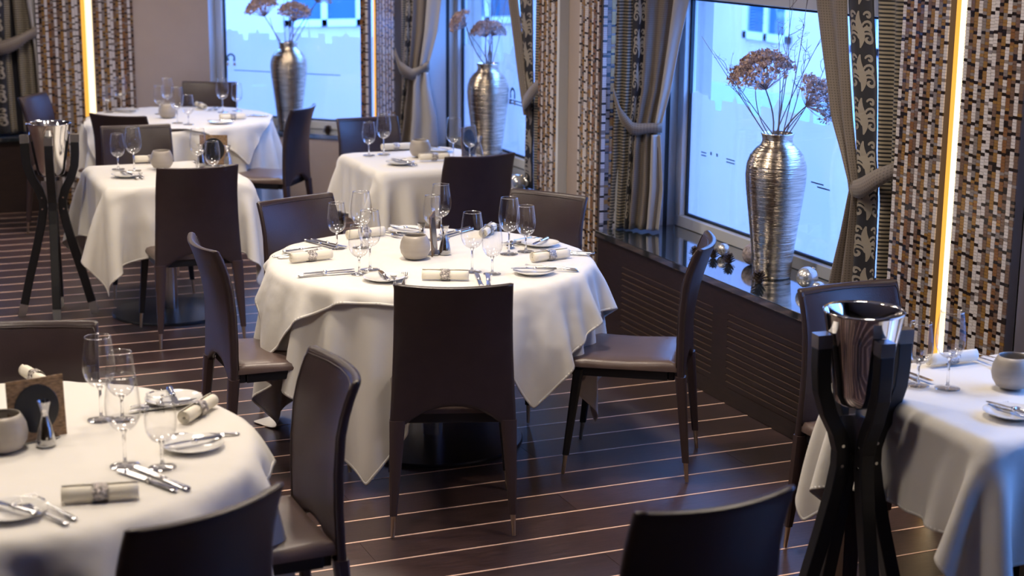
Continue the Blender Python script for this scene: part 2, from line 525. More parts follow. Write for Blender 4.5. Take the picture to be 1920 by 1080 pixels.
# right wall frame: local x = -Y world, local y = +X world
RW = R_(-90)
da = [(-7.15, .945, .05, .006), (-7.15, .930, .05, .006), (-7.06, .945, .015, .016), (-7.00, .945, .015, .016), (-6.9, .945, .08, .006), (-6.9, .930, .08, .006), (-6.15, .945, .10, .006), (-6.10, .930, .10, .006)]
window('window_1', -7.345, -5.05, XG, RW, '', dashes=da)
da = [(-9.66, .945, .30, .007), (-9.66, .925, .30, .007)]
window('window_2', -10.54, -8.15, XG, RW, '', dashes=da, logo=(-9.60, .985, .045))
da = [(-6.6, .94, .9, .006)]
window('window_3', -6.735, -5.20, 10.65, DR, '', dashes=da, logo=(-6.625, 1.03, .038))
window('window_4', -1.2, 1.40, 12.20, 0, '')
window('window_5', -4.24, -1.62, XG, RW, '')
# white reveals of the right-hand windows, with a dark joint
for i, (yy) in enumerate((7.36, 10.55)):
    o = MB().box(3.66, 3.935, yy - 0.012, yy, 0.545, CEIL).box(3.96, 4.0, yy - 0.012, yy, 0.545, CEIL).build('trim_%d' % (7 + i), M_white)
    struct(o)
    MB().box(3.935, 3.96, yy - 0.008, yy, 0.545, CEIL).build('shadow_gap', M_gasket, o)

# ---------------- radiator covers with slatted grilles


def cabinet(name, x0, x1, rot, n0, n1, panels, label, slats=11):
    """local x along the wall, face at y=n0; panels = list of (xa, xb)"""
    r = empty(name, (0, 0, 0), rot)
    tag(r, label, 'radiator cover')
    za, zb = 0.075, 0.41
    body = MB()
    body.box(x0, x1, n0, n1, 0.0, za); body.box(x0, x1, n0, n1, zb, 0.511)
    xs = [x0] + [v for p in panels for v in p] + [x1]
    for a, b in zip(xs[0::2], xs[1::2]): body.box(a, b, n0, n1, za, zb)
    body.build('cabinet_body', M_cab, r)
    for (a, b) in panels:
        MB().box(a, b, n0 + 0.035, n0 + 0.045, za, zb).build('grille_back', M_void, r)
        me = None; pitch = (zb - za) / slats
        for k in range(slats):
            z = za + (zb - za) * (k + 0.5) / slats
            s = MB().box(a, b, n0, n0 + .012, z - pitch * .44, z + pitch * .36)
            s.add([(a, n0, z + pitch * .36), (b, n0, z + pitch * .36), (b, n0 + .010, z + pitch * .46), (a, n0 + .010, z + pitch * .46)], [(0, 1, 2, 3)], 1)
            if me is None:
                o = s.build('slat', [M_cab, M_slat_highlight], r, loc=(0, 0, 0)); me = o.data; zb0 = z
            else:
                o = bpy.data.objects.new('slat', me); C.objects.link(o); o.parent = r; o.location = (0, 0, z - zb0)
    return r


cabinet('radiator_cover', -7.36, -4.94, RW, XW, 4.0, [(-7.08, -6.17), (-6.04, -5.12)], 'dark wenge radiator cover with slatted grilles under the large right window')
cabinet('radiator_cover', -10.55, -8.13, RW, XW, 4.0, [(-10.3, -9.4), (-9.27, -8.37)], 'dark wenge radiator cover under the middle window, behind the square table', 9)
cabinet('radiator_cover', -1.3, 1.40, 0, 11.93, 12.2, [(-0.9, 0.0), (0.13, 1.05)], 'dark wenge radiator cover at the far left behind the blue-lit chair', 11)
cabinet('radiator_cover', -4.25, -1.6, RW, XW, 4.0, [(-3.9, -3.0)], 'dark wenge radiator cover at the right edge beside the window table', 4)


# ---------------- mosaic pillars
COLS = [0, 3, 1, 0, 4, 1, 0, 0, 3, 1, 0, 5, 3]


def mosaic(mb_list, u0, u1, z0, z1, n, seed):
    """tiles on plane y=n (facing -y) from u0 to u1"""
    rnd = random.Random(seed)
    tw, th = 0.0204, 0.0107
    nc = max(1, round((u1 - u0) / tw)); tw = (u1 - u0) / nc
    nr = int((z1 - z0) / th)
    V = []; F = []; Mi = []
    for c in range(nc):
        kind = COLS[(c + seed) % len(COLS)]
        zoff = rnd.random() * th
        run = rnd.randint(2, 5)
        for r in range(nr):
            run -= 1
            mi = kind
            if run <= 0:
                mi = 2 if rnd.random() < .8 else 4
                run = rnd.randint(4, 7)
            elif kind != 0:
                q = rnd.random()
                if q < .06: mi = 2
                elif q < .12: mi = 5 if kind == 1 else 1
                elif q < .20: mi = 3
                elif q < .26: mi = 4
            elif rnd.random() < .05: mi = 4
            g = 0.0007
            a = u0 + c * tw + g; b = u0 + (c + 1) * tw - g; za = z0 + r * th + zoff + g * .7; zb = za + th - 1.4 * g
            d0 = n - 0.0035 - rnd.random() * .0012; d1 = n
            tl = (rnd.random() - .5) * .0012
            o = len(V)
            V += [(a, d0, za), (b, d0 + tl, za), (b, d0 + tl, zb), (a, d0, zb), (a, d1, za), (b, d1, za), (b, d1, zb), (a, d1, zb)]
            F += [(o, o + 1, o + 2, o + 3), (o + 3, o + 2, o + 6, o + 7), (o, o + 4, o + 5, o + 1), (o, o + 3, o + 7, o + 4), (o + 1, o + 5, o + 6, o + 2)]
            Mi += [mi] * 5
    o = len(mb_list.v)
    mb_list.v += V; mb_list.f += [tuple(i + o for i in f) for f in F]; mb_list.m += Mi


def pillar(name, rot, faces, z0=0.0, z1=2.3, lights=(), label=''):
    r = empty(name, (0, 0, 0), rot); struct(r)
    gm = MB(); mm = MB()
    for q, (u0, u1, n, dep) in enumerate(faces):
        gm.box(u0, u1, n, n + dep, z0, CEIL)
        mosaic(mm, u0, u1, max(z0, 0.02), z1, n, q * 3 + len(name) + int(abs(u0) * 10) % 7)
    gm.build('backing_board', M_grout, r)
    mo = mm.build('mosaic_tiles', TILE, r); mo['kind'] = 'stuff'
    mo['label'] = 'small white, gold and brown glass mosaic tiles in columns'
    return r


def light_strip(rot, u0, u1, n, z0, z1, label, amber=False, loc=(0, 0, 0)):
    r = empty('light_strip', loc, rot)
    tag(r, label, 'light strip')
    w_ = u1 - u0
    MB().box(u0, u1, n + 0.018, n + 0.028, z0, z1).build('channel', M_brass, r)
    if amber:
        MB().box(u0 + .004, u1 - .004, n + 0.002, n + 0.017, z0, z1).build('diffuser', M_glow2, r)
    else:
        s = u0 + w_ * 0.40
        MB().box(s, u1 - .003, n - 0.001, n + 0.017, z0, z1).build('diffuser', M_glow, r)['label'] = 'bright cream diffuser'
        MB().box(u0 + .003, s - .001, n + 0.004, n + 0.017, z0, z1).build('side_glow', M_glow2, r)['label'] = 'channel side glowing amber by its own emission'  # amber light on the channel side is emitted by this box itself
    return r


# right pillar (front face X = 3.6)
pillar('trim_10', RW, [(-4.92, -4.655, 3.585, .04), (-4.565, -4.25, 3.585, .04)])
light_strip(RW, -4.652, -4.568, 3.60, 0.02, CEIL - .05, 'tall amber light strip between the mosaic panels at the right')
# middle pillar: mosaic, recessed plaster, mosaic, and a side face towards the camera
p = pillar('trim_11', RW, [(-8.125, -7.885, XW, .05), (-7.61, -7.365, XW, .05)])
struct(MB().box(-7.885, -7.855, XW - 0.004, 3.66, 0, CEIL).build('trim_12', M_white, rot=RW))
sp = empty('trim_13', (0, 0, 0), 0); struct(sp)
mm = MB(); mosaic(mm, 3.575, 3.665, 0.02, 2.3, 7.355, 3)
o = mm.build('mosaic_tiles', TILE, sp); o['kind'] = 'stuff'
MB().box(3.57, 3.67, 7.355, 7.362, 0, CEIL).build('backing_board', M_grout, sp)
# corner pillar between the bay and the right wall
pillar('trim_14', RW, [(-10.95, -10.55, XW, .05)])
pillar('trim_15', DR, [(-5.375, -5.315, 10.335, .05)])
light_strip(R_(-66), -0.03, 0.03, 0.0, 0.02, CEIL - .05, 'slim amber light strip in the far corner right of the bay window', True, (3.585, 11.0, 0))
# back left pillar
pillar('trim_16', 0, [(1.405, 1.715, 11.97, .04), (1.80, 2.08, 11.97, .04)])
light_strip(0, 1.718, 1.797, 11.985, 0.02, CEIL - .05, 'tall bright light strip between the mosaic panels at the far left')


# ------------------------------------------------------------------ curtains
def interp(tb, z, c):
    if z <= tb[0][0]: return tb[0][c]
    for a, b in zip(tb[:-1], tb[1:]):
        if z <= b[0]:
            t = (z - a[0]) / (b[0] - a[0]); t = t * t * (3 - 2 * t) if False else t
            return a[c] + (b[c] - a[c]) * t
    a, b = tb[-2], tb[-1]
    return b[c] + (b[c] - a[c]) / (b[0] - a[0]) * (z - b[0]) * 0.35


def curtain_panel(name, material, parent, tb, plane, folds, amp, off=0.0, z1=2.3, phase=0.0, flare=1.0, scroll=False, label=None):
    """tb rows (z, left, right) in wall coordinate; plane(w)-> (x,y) of the hanging line and its outward normal"""
    z0 = tb[0][0]
    nz = 46; nu = max(13, int(folds * 12) + 1)
    def P(u, z):
        l = interp(tb, z, 1); r_ = interp(tb, z, 2)
        wv = l + (r_ - l) * u
        wd = abs(r_ - l)
        a = amp * (0.55 + 0.45 * math.sin(z * 2.1 + phase)) + amp * .35
        d = off + a * math.sin(2 * PI * folds * u + phase + 0.5 * math.sin(z * 3 + phase))
        x, y, nx, ny = plane(wv)
        return (x + nx * d, y + ny * d, z)
    G = [[P(i / (nu - 1), z0 + (z1 - z0) * j / (nz - 1)) for j in range(nz)] for i in range(nu)]
    uv = [(i / (nu - 1) * folds * 0.11, z0 + (z1 - z0) * j / (nz - 1)) for i in range(nu) for j in range(nz)]
    mb = MB().grid(G)
    o = mb.build(name, material, parent, smooth=True, uv=uv)
    sd = o.modifiers.new('thick', 'SOLIDIFY'); sd.thickness = 0.003; sd.offset = 0
    if label: o['label'] = label
    if scroll:
        sm = MB()
        def rib(pts, wds):
            L = []; Rr = []
            for k, (u, z) in enumerate(pts):
                u2, z2 = pts[min(k + 1, len(pts) - 1)]; u1, zz1 = pts[max(k - 1, 0)]
                du = (u2 - u1) * .12; dz = z2 - zz1; ln = math.hypot(du, dz) or 1
                nu_, nz_ = -dz / ln / .12, du / ln
                for s, A in ((1, L), (-1, Rr)):
                    uu = min(.97, max(.03, u + s * nu_ * wds[k])); zz = z + s * nz_ * wds[k]
                    A.append((uu, zz))
            for s in (-1, 1):
                V = []
                for (a, b) in zip(L, Rr):
                    for (uu, zz) in (a, b):
                        x, y, z_ = P(uu, zz)
                        _, _, nx, ny = plane(interp(tb, zz, 1)); V.append((x + s * nx * .0035, y + s * ny * .0035, z_))
                sm.add(V, [(2 * i, 2 * i + 1, 2 * i + 3, 2 * i + 2) for i in range(len(pts) - 1)])
        z = z0 + 0.04; k = 0
        while z < z1 - .12:
            for sgn in (-1, 1):
                for (cz, rr, tu) in ((0.035, .026, 1.25), (0.085, .020, 1.1), (0.125, .015, 1.0)):
                    pts = []; wd = []
                    for q in range(15):
                        t = q / 14; a = tu * 2 * PI * t; r0 = rr * (1 - .8 * t)
                        pts.append((.5 + sgn * (.24 - math.cos(a) * r0 / .12 * 1.0), z + cz + math.sin(a) * r0)); wd.append(.0065 * math.sin(PI * (t * .8 + .12)))
                    rib(pts, wd)
            pts = [(.5 + .05 * math.sin(6 * t), z + .14 * t) for t in [q / 10 for q in range(11)]]
            rib(pts, [.010 * math.sin(PI * q / 10) + .002 for q in range(11)])
            for sgn in (-1, 1):
                pts = [(.5 + sgn * (.05 + .35 * t), z + .06 + .07 * t - .08 * t * t) for t in [q / 6 for q in range(7)]]
                rib(pts, [.009 * math.sin(PI * (q / 6 * .9 + .08)) for q in range(7)])
            z += 0.165; k += 1
        so = sm.build('scroll_pattern', M_scroll, o); so['label'] = 'silver scrolling leaf pattern'
    return o


def tieback(parent, pts, plane, h, off, bulge):
    """band around the gathered drape, a shallow arc towards the room"""
    n = 14; rows = []
    for k in range(n + 1):
        t = k / n
        s = t * (len(pts) - 1); i = min(int(s), len(pts) - 2); f = s - i
        wv = pts[i][0] + (pts[i + 1][0] - pts[i][0]) * f; z = pts[i][1] + (pts[i + 1][1] - pts[i][1]) * f
        x, y, nx, ny = plane(wv)
        d = off + bulge * math.sin(PI * t)
        hh = h * (0.55 + .45 * math.sin(PI * min(1, t * 1.2) * .9))
        rows.append([(x + nx * d, y + ny * d, z), (x + nx * (d + .006), y + ny * (d + .006), z - hh * .5), (x + nx * d, y + ny * d, z - hh)])
    # around the back
    m = len(rows)
    mb = MB().grid(rows)
    uv = [(k * .02, j * .03) for k in range(m) for j in range(3)]
    o = mb.build('tieback', M_taupe, parent, smooth=True, uv=uv)
    sd = o.modifiers.new('thick', 'SOLIDIFY'); sd.thickness = 0.006; sd.offset = 0
    return o


def wall_plane(s):
    return lambda wv: (s, wv, -1.0, 0.0)


def slant(w0):
    # hanging line running from the pillar towards the glass, w + 0.73 x = const
    c_ = w0 + .73 * 3.63
    ln = math.hypot(1, .73)
    return lambda wv: ((c_ - wv) / .73, wv, -.73 / ln, -1 / ln)


# A: left curtain of the large window
A = empty('curtain', (3.7, 7.3, 0.55)); A.location = (0, 0, 0)
tag(A, 'taupe curtain with striped and scroll panels, tied back left of the large window', 'curtain')
pa = slant(7.365)
curtain_panel('striped_panel', M_stripe, A, [(.55, 7.363, 7.311), (.9, 7.356, 7.302), (1.06, 7.356, 7.304), (1.26, 7.355, 7.299), (1.7, 7.353, 7.301)], pa, 2, .010, 0.0, label='black and gold ribbed striped panel')
curtain_panel('scroll_panel', M_night, A, [(.55, 7.314, 7.288), (.9, 7.306, 7.284), (1.09, 7.306, 7.280), (1.26, 7.302, 7.266), (1.7, 7.304, 7.260)], pa, 1, .008, 0.014, scroll=True, label='black panel')
curtain_panel('drape', M_taupe, A, [(.555, 7.296, 7.209), (.77, 7.290, 7.20), (.95, 7.288, 7.208), (1.04, 7.285, 7.213), (1.10, 7.282, 7.211), (1.26, 7.270, 7.187), (1.49, 7.266, 7.165), (1.7, 7.264, 7.141)], pa, 2.5, .018, 0.028, phase=1.0, label='taupe dotted satin drape')
curtain_panel('lining_lit_edge', M_pale_satin, A, [(.56, 7.242, 7.206), (.77, 7.236, 7.197), (.95, 7.236, 7.205), (1.04, 7.236, 7.210)], pa, 1, .010, 0.052, z1=1.04, phase=.4, label='paler satin strip painting window light on the drape edge')
curtain_panel('lining_lit_edge', M_pale_satin, A, [(1.08, 7.228, 7.209), (1.26, 7.212, 7.184), (1.49, 7.196, 7.162), (1.7, 7.183, 7.138)], pa, 1, .006, 0.050, phase=.4, label='paler satin strip painting window light on the drape edge')  # added strip, its paler colour stands for window light on the drape edge
tieback(A, [(7.352, 1.27), (7.328, 1.17), (7.288, 1.095), (7.205, 1.10)], pa, .07, .05, .018)
# B: right curtain of the large window
B = empty('curtain'); tag(B, 'taupe curtain with scroll and striped panels, tied back right of the large window', 'curtain')
pb = wall_plane(3.74)
curtain_panel('striped_panel', M_stripe, B, [(.60, 5.18, 4.97), (1.03, 5.194, 4.97), (1.2, 5.235, 4.97), (1.4, 5.26, 4.97), (1.8, 5.306, 4.97)], pb, 3, .018, 0.0, label='black and gold ribbed striped panel')
curtain_panel('scroll_panel', M_night, B, [(.58, 5.32, 5.17), (.97, 5.32, 5.19), (1.09, 5.325, 5.20), (1.2, 5.35, 5.225), (1.48, 5.41, 5.25), (1.79, 5.465, 5.30)], pb, 1, .014, 0.025, scroll=True, label='black panel')
curtain_panel('drape', M_taupe, B, [(.555, 5.46, 5.30), (.67, 5.433, 5.30), (.87, 5.377, 5.30), (1.07, 5.330, 5.30), (1.2, 5.41, 5.34), (1.32, 5.495, 5.37), (1.57, 5.586, 5.42), (1.78, 5.651, 5.455)], pb, 1.6, .020, 0.045, phase=.6, label='taupe dotted satin drape')
tieback(B, [(5.335, 1.09), (5.25, 1.12), (5.15, 1.17), (4.96, 1.24)], pb, .085, .055, .012)
# Cc: left curtain of the middle window
Cc = empty('curtain'); tag(Cc, 'taupe curtain tied back at the left side of the middle window, lining lit blue', 'curtain')
pc = slant(10.555)
curtain_panel('striped_panel', M_stripe, Cc, [(.55, 10.587, 10.564), (1.07, 10.584, 10.545), (1.53, 10.583, 10.537)], pc, 2, .008, 0.0, label='black and gold ribbed striped panel')
curtain_panel('scroll_panel', M_night, Cc, [(.55, 10.568, 10.55), (.82, 10.56, 10.538), (1.07, 10.548, 10.522), (1.54, 10.54, 10.504)], pc, 1, .008, 0.014, scroll=True, label='black panel')
curtain_panel('drape', M_taupe, Cc, [(.56, 10.560, 10.408), (.75, 10.545, 10.412), (.97, 10.53, 10.438), (1.08, 10.525, 10.445), (1.13, 10.522, 10.443), (1.33, 10.512, 10.407), (1.54, 10.506, 10.392)], pc, 2.5, .022, 0.026, phase=2, label='taupe dotted satin drape')
curtain_panel('lining_lit_edge', M_pale_satin, Cc, [(.56, 10.515, 10.402), (.75, 10.505, 10.406), (.97, 10.50, 10.434), (1.06, 10.49, 10.440)], pc, 1.5, .012, 0.055, z1=1.06, phase=.4, label='paler satin strip painting window light on the drape edge')
curtain_panel('lining_lit_edge', M_pale_satin, Cc, [(1.10, 10.475, 10.440), (1.33, 10.455, 10.402), (1.54, 10.445, 10.386)], pc, 1, .008, 0.055, phase=.4, label='paler satin strip painting window light on the drape edge')  # window light along the drape edge, put in as a paler strip
tieback(Cc, [(10.578, 1.22), (10.553, 1.13), (10.50, 1.08), (10.435, 1.14)], pc, .085, .05, .02)
# D: right curtain of the middle window
D = empty('curtain'); tag(D, 'dark patterned curtain at the right side of the middle window beside mosaic', 'curtain')
pd = wall_plane(3.76)
curtain_panel('striped_panel', M_stripe, D, [(.55, 8.58, 8.3), (1.06, 8.60, 8.3), (1.63, 8.61, 8.3)], pd, 3, .014, 0.0, label='black and gold ribbed striped panel')
curtain_panel('scroll_panel', M_night, D, [(.55, 8.66, 8.57), (.71, 8.66, 8.58), (1.05, 8.655, 8.585), (1.32, 8.73, 8.60), (1.62, 8.80, 8.61)], pd, 1, .012, 0.025, scroll=True, label='black panel')
curtain_panel('drape', M_taupe, D, [(.98, 8.62, 8.57), (1.05, 8.65, 8.60), (1.2, 8.72, 8.655), (1.38, 8.80, 8.70), (1.62, 8.91, 8.77)], pd, 1, .016, 0.05, label='taupe dotted satin drape')
tieback(D, [(8.66, 1.07), (8.58, 1.10), (8.45, 1.18), (8.30, 1.25)], pd, .09, .05, .03)
# E: curtain at the far left, in front of the back window
E_ = empty('curtain'); tag(E_, 'dark patterned curtain tied back at the far left edge of the picture', 'curtain')
pe = lambda wv: (wv, 12.03, 0.0, -1.0)
curtain_panel('lining_panel', M_night, E_, [(.56, .6, 1.40), (1.5, .6, 1.40)], pe, 6, .01, -0.03, label='black lining panel')
curtain_panel('striped_panel', M_stripe, E_, [(.56, 1.29, 1.42), (1.2, 1.27, 1.41), (1.5, 1.26, 1.40)], pe, 2, .015, 0.0, label='black and gold ribbed striped panel')
curtain_panel('scroll_panel', M_night, E_, [(.56, 1.0, 1.20), (1.1, 1.04, 1.19), (1.5, 1.0, 1.20)], pe, 1.5, .015, 0.03, scroll=True, label='black panel')
curtain_panel('striped_panel', M_stripe, E_, [(.56, 1.20, 1.245), (1.1, 1.19, 1.23), (1.5, 1.19, 1.24)], pe, 1, .01, 0.02, label='black and gold ribbed striped panel')
curtain_panel('drape', M_pale_satin, E_, [(.70, 1.408, 1.420), (1.1, 1.39, 1.418), (1.3, 1.375, 1.415), (1.5, 1.35, 1.415)], pe, 1, .01, 0.04, label='pale lining edge')
tieback(E_, [(1.05, 1.22), (1.15, 1.21), (1.28, 1.25), (1.41, 1.31)], pe, .10, .06, .03)
# F: curtain just entering at the right edge
F_ = empty('curtain'); tag(F_, 'striped curtain edge just right of the mosaic at the right picture edge', 'curtain')
curtain_panel('striped_panel', M_stripe, F_, [(.56, 4.235, 3.95), (1.8, 4.235, 3.95)], wall_plane(3.74), 3, .02, 0.0)

# ------------------------------------------------------------------ outside
st = struct(MB().box(4.3, 40, -12, 45, -0.6, -0.5).box(-20, 4.3, 13.3, 45, -0.6, -0.5).build('floor_street', M_street))


def facade(rot, u0, u1, n, z1, label, du=2.3, wd=1.05):
    r = empty('building', (0, 0, -0.5), rot); tag(r, label, 'building')
    MB().box(u0, u1, n, n + 0.5, 0, z1).build('wall', M_fac, r)
    MB().box(u0, u1, n - 0.06, n, 0, 0.55).box(u0, u1, n - 0.05, n, 3.3, 3.45).build('plinth', M_fac2, r)
    u = u0 + 0.9
    while u + wd < u1:
        for zz in (1.15, 4.3):
            if zz + 1.7 > z1: continue
            wf = MB(); t = .09
            for (a, b, c, d) in ((u, u + wd, zz, zz + t), (u, u + wd, zz + 1.7 - t, zz + 1.7), (u, u + t, zz, zz + 1.7), (u + wd - t, u + wd, zz, zz + 1.7), (u + wd / 2 - .04, u + wd / 2 + .04, zz, zz + 1.7), (u, u + wd, zz + 1.1, zz + 1.17)):
                wf.box(a, b, n - 0.05, n + .002, c, d)
            f = wf.build('window', M_white, r)
            MB().box(u + t, u + wd - t, n - 0.015, n - 0.005, zz + t, zz + 1.7 - t).build('window_pane', M_facg, f)
        u += du
    pb_ = MB().tube([(u0 + 4.2, n - .12, 0), (u0 + 4.2, n - .12, z1)], .07, 10)
    pb_.build('downpipe', M_pipe, r)
    return r


facade(RW, -30, 6, 10.5, 4.6, 'pale rendered town house with framed windows seen across the street')
facade(0, -16, 10, 21, 5.2, 'pale town house beyond the bay window')
# downpipe close to the large window, seen left of the vase
o = MB().tube([(0, 0, 0), (0, 0, 4.2)], .045, 10).tube([(-.06, 0, 1.95), (.06, 0, 1.95)], .02, 8).build('downpipe', M_pipe, None, smooth=True, loc=(5.05, 9.15, -.5))
tag(o, 'blue-grey downpipe outside the large window, left of the vase', 'pipe')
o = MB().tube([(0, 0, 0), (0, 0, 4.2)], .02, 10).build('conduit', M_pipe, None, smooth=True, loc=(5.05, 9.02, -.5))
tag(o, 'thin blue conduit beside the outside downpipe', 'pipe')


# ------------------------------------------------------------------ dining chair
def lerp(tb, x):
    if x <= tb[0][0]: return tb[0][1]
    for (a, b), (c, d) in zip(tb[:-1], tb[1:]):
        if x <= c: return b + (d - b) * (x - a) / (c - a)
    return tb[-1][1]


YB = [(.38, -.200), (.45, -.198), (.55, -.203), (.65, -.215), (.75, -.236), (.85, -.268), (.91, -.292)]


def make_chair():
    t = empty('dining_chair')
    t['category'] = 'chair'
    us = [-1, -.985, -.95, -.88, -.75, -.6, -.45, -.3, -.15, 0, .15, .3, .45, .6, .75, .88, .95, .985, 1]
    vs = [0, .012, .04, .1, .2, .3, .4, .5, .6, .7, .8, .88, .94, .975, .992, 1]
    def pt(u, v, side):
        W = .217 + (.199 - .217) * v - .004 * math.sin(PI * v)
        au = abs(u)
        zb = .400 + (.062 * (1 - (au / .74) ** 2.4) if au < .74 else 0)
        z = zb * (1 - v) + .905 * v - .006 * (1 - u * u) * (v ** 6)
        if v > .99 and au > .97: z -= .003
        y = lerp(YB, z) + .040 * u * u * min(1, v * 1.3) ** 1.5
        edge = min(1, (1 - au) / .05, (1 - v) / .02, v / .02)
        th = .0135 * (0.30 + .70 * math.sqrt(max(0, 1 - (1 - edge) ** 2)))
        return (u * W, y + side * th, z)
    mb = MB()
    Fr = [[pt(u, v, 1) for v in vs] for u in us]; Bk = [[pt(u, v, -1) for v in vs] for u in us]
    mb.grid(Fr, flip=True); mb.grid(Bk)
    n, m = len(us), len(vs); o = n * m
    rim = [(i, 0) for i in range(n)] + [(n - 1, j) for j in range(1, m)] + [(i, m - 1) for i in range(n - 2, -1, -1)] + [(0, j) for j in range(m - 2, 0, -1)]
    for (a, b), (c, d) in zip(rim, rim[1:] + rim[:1]):
        mb.f.append((a * m + b, c * m + d, o + c * m + d, o + a * m + b)); mb.m.append(0)
    mb.build('backrest', M_leather, t, smooth=True, autosm=60)
    # piping just inside the rim
    pp = MB()
    pts = [pt(-.96, v, 1) for v in vs[3:-3]] + [pt(u, .965, 1) for u in (-.93, -.75, -.45, 0, .45, .75, .93)] + [pt(.96, v, 1) for v in reversed(vs[3:-3])]
    pp.tube([(p[0], p[1] + .0005, p[2]) for p in pts], .0022, 5)
    pp.build('piping', M_leather, t, smooth=True)
    # seat cushion
    S = []
    xs = [-1, -.97, -.88, -.6, -.3, 0, .3, .6, .88, .97, 1]; ys = [0, .02, .08, .25, .45, .65, .82, .92, .98, 1]
    def sp_(a, b, top):
        W = .205 + .010 * b
        x = a * W; y = -.185 + b * .42
        e = min(1, (1 - abs(a)) / .12, b / .08, (1 - b) / .10)
        e = math.sqrt(max(0, 1 - (1 - e) ** 2))
        z = .438 + .030 * (.25 + .75 * e) + .006 * math.cos(b * PI * 1.6 + .4) * abs(a) - .010 * max(0, b - .8) / .2
        return (x, y, z if top else .432)
    top = [[sp_(a, b, 1) for b in ys] for a in xs]; bot = [[sp_(a, b, 0) for b in ys] for a in xs]
    mb = MB(); mb.grid(top); mb.grid(bot, flip=True)
    n, m = len(xs), len(ys); o = n * m
    rim = [(i, 0) for i in range(n)] + [(n - 1, j) for j in range(1, m)] + [(i, m - 1) for i in range(n - 2, -1, -1)] + [(0, j) for j in range(m - 2, 0, -1)]
    for (a, b), (c, d) in zip(rim, rim[1:] + rim[:1]):
        mb.f.append((a * m + b, o + a * m + b, o + c * m + d, c * m + d)); mb.m.append(0)
    mb.build('seat', M_seat, t, smooth=True, autosm=50)['label'] = 'taupe leather seat pad'
    fr = MB().box(-.190, .190, -.175, -.150, .395, .433).box(-.196, .196, .185, .215, .395, .433).box(-.198, -.172, -.15, .19, .395, .433).box(.172, .198, -.15, .19, .395, .433)
    fr.build('seat_frame', M_black, t, bevel=.004)
    for sx in (-1, 1):
        def taper(p0, p1, a0, b0, a1, b1):
            rs = []
            for k in range(5):
                f = k / 4; c = [p0[i] + (p1[i] - p0[i]) * f for i in range(3)]; a = a0 + (a1 - a0) * f; b = b0 + (b1 - b0) * f
                rs.append([(c[0] + u * a, c[1] + q * b, c[2]) for u, q in ((-1, -.6), (-.6, -1), (.6, -1), (1, -.6), (1, .6), (.6, 1), (-.6, 1), (-1, .6))])
            return MB().rings(rs[::-1])
        for (p0, p1, m_, a0) in (((sx * .190, -.198, .415), (sx * .206, -.229, .082), M_legl, .0275), ((sx * .188, .190, .42), (sx * .213, .230, .082), M_black, .019)):
            lg = taper(p0, p1, a0, .020 if m_ is M_legl else .019, .0125, .0125).build('leg', m_, t, smooth=True, autosm=40)
            d = [p1[i] - p0[i] for i in range(3)]
            q = [p1[i] + d[i] / abs(d[2]) * .080 for i in range(3)]
            MB().tube([p1, tuple(p1[i] + (q[i] - p1[i]) * .97 for i in range(3))], [.0095, .007], 10).build('ferrule', M_brass, lg, smooth=True, autosm=40)['label'] = 'champagne metal ferrule'
    return t


CH = Proto(make_chair())
GT = 'dining chairs around the tables'
chairs = [
    (1.961, 5.198, -18.8, 'brown leather dining chair seen from behind in front of the central round table'),
    (1.510, 5.960, -89, 'dining chair seen side-on at the left of the central round table'),
    (1.927, 6.545, 201, 'dining chair facing the camera at the back left of the central round table'),
    (2.716, 6.389, 123.8, 'dining chair facing left at the back right of the central round table'),
    (2.828, 5.477, 56, 'dining chair with blue-lit seat at the right of the central round table'),
    (0.976, 4.152, 91.4, 'dining chair turned side-on at the right of the bottom left table'),
    (0.560, 3.418, 24.8, 'dark-backed chair cut by the bottom edge at the bottom left table'),
    (1.655, 3.092, 3.5, 'blurred chair backrest cut by the bottom edge left of the near wine cooler'),
    (0.443, 4.671, 164, 'dining chair behind the bottom left table, at the left edge'),
    (3.122, 4.242, 182, 'dining chair beside the window sill behind the near wine cooler'),
    (1.636, 8.058, 0.3, 'black-looking chair seen from behind at the front of the left square table'),
    (1.625, 9.217, 178, 'brown chair facing the camera behind the left square table'),
    (1.792, 10.190, -42.6, 'dark chair seen from behind at the far round table, front left'),
    (1.487, 11.134, -122, 'blue-lit chair at the left of the far round table by the wine cooler'),
    (2.47, 11.55, 155, 'dark chair behind the far round table under the bay window edge'),
    (2.594, 10.213, 53.1, 'amber-lit chair turned three-quarter at the right of the far round table'),
    (3.022, 9.151, 184.4, 'dark chair facing the camera behind the middle square table'),
    (3.052, 7.969, 4.3, 'dark chair seen from behind in front of the middle square table'),
]
for (x, y, th, lb) in chairs:
    CH.put((x, y, 0), R_(th), lb, GT)

# ------------------------------------------------------------------ tables
def round_base(t, rd, rt):
    MB().lathe([(rd, 0.0), (rd, .006), (rd - .004, .012), (rd * .5, .020), (.05, .024), (.0001, .024)], 64).build('base_disc', M_base, t, smooth=True, autosm=30)
    MB().lathe([(.040, .024), (.040, .70)], 24).build('pedestal', M_steel2, t, smooth=True)
    MB().box(-.22, .22, -.03, .03, .70, .722).box(-.03, .03, -.22, .22, .70, .722).build('top_bracket', M_black, t)
    MB().lathe([(.0001, .722), (rt - .01, .722), (rt, .73), (rt, .742), (rt - .006, .748), (.0001, .748)], 64).build('tabletop', M_wood, t, smooth=True, autosm=30)


def square_top(t, hx, hy):
    MB().box(-hx, hx, -hy, hy, .722, .744).build('tabletop', M_wood, t, bevel=.008)
    MB().box(-.22, .22, -.03, .03, .70, .722).box(-.03, .03, -.22, .22, .70, .722).build('top_bracket', M_black, t)


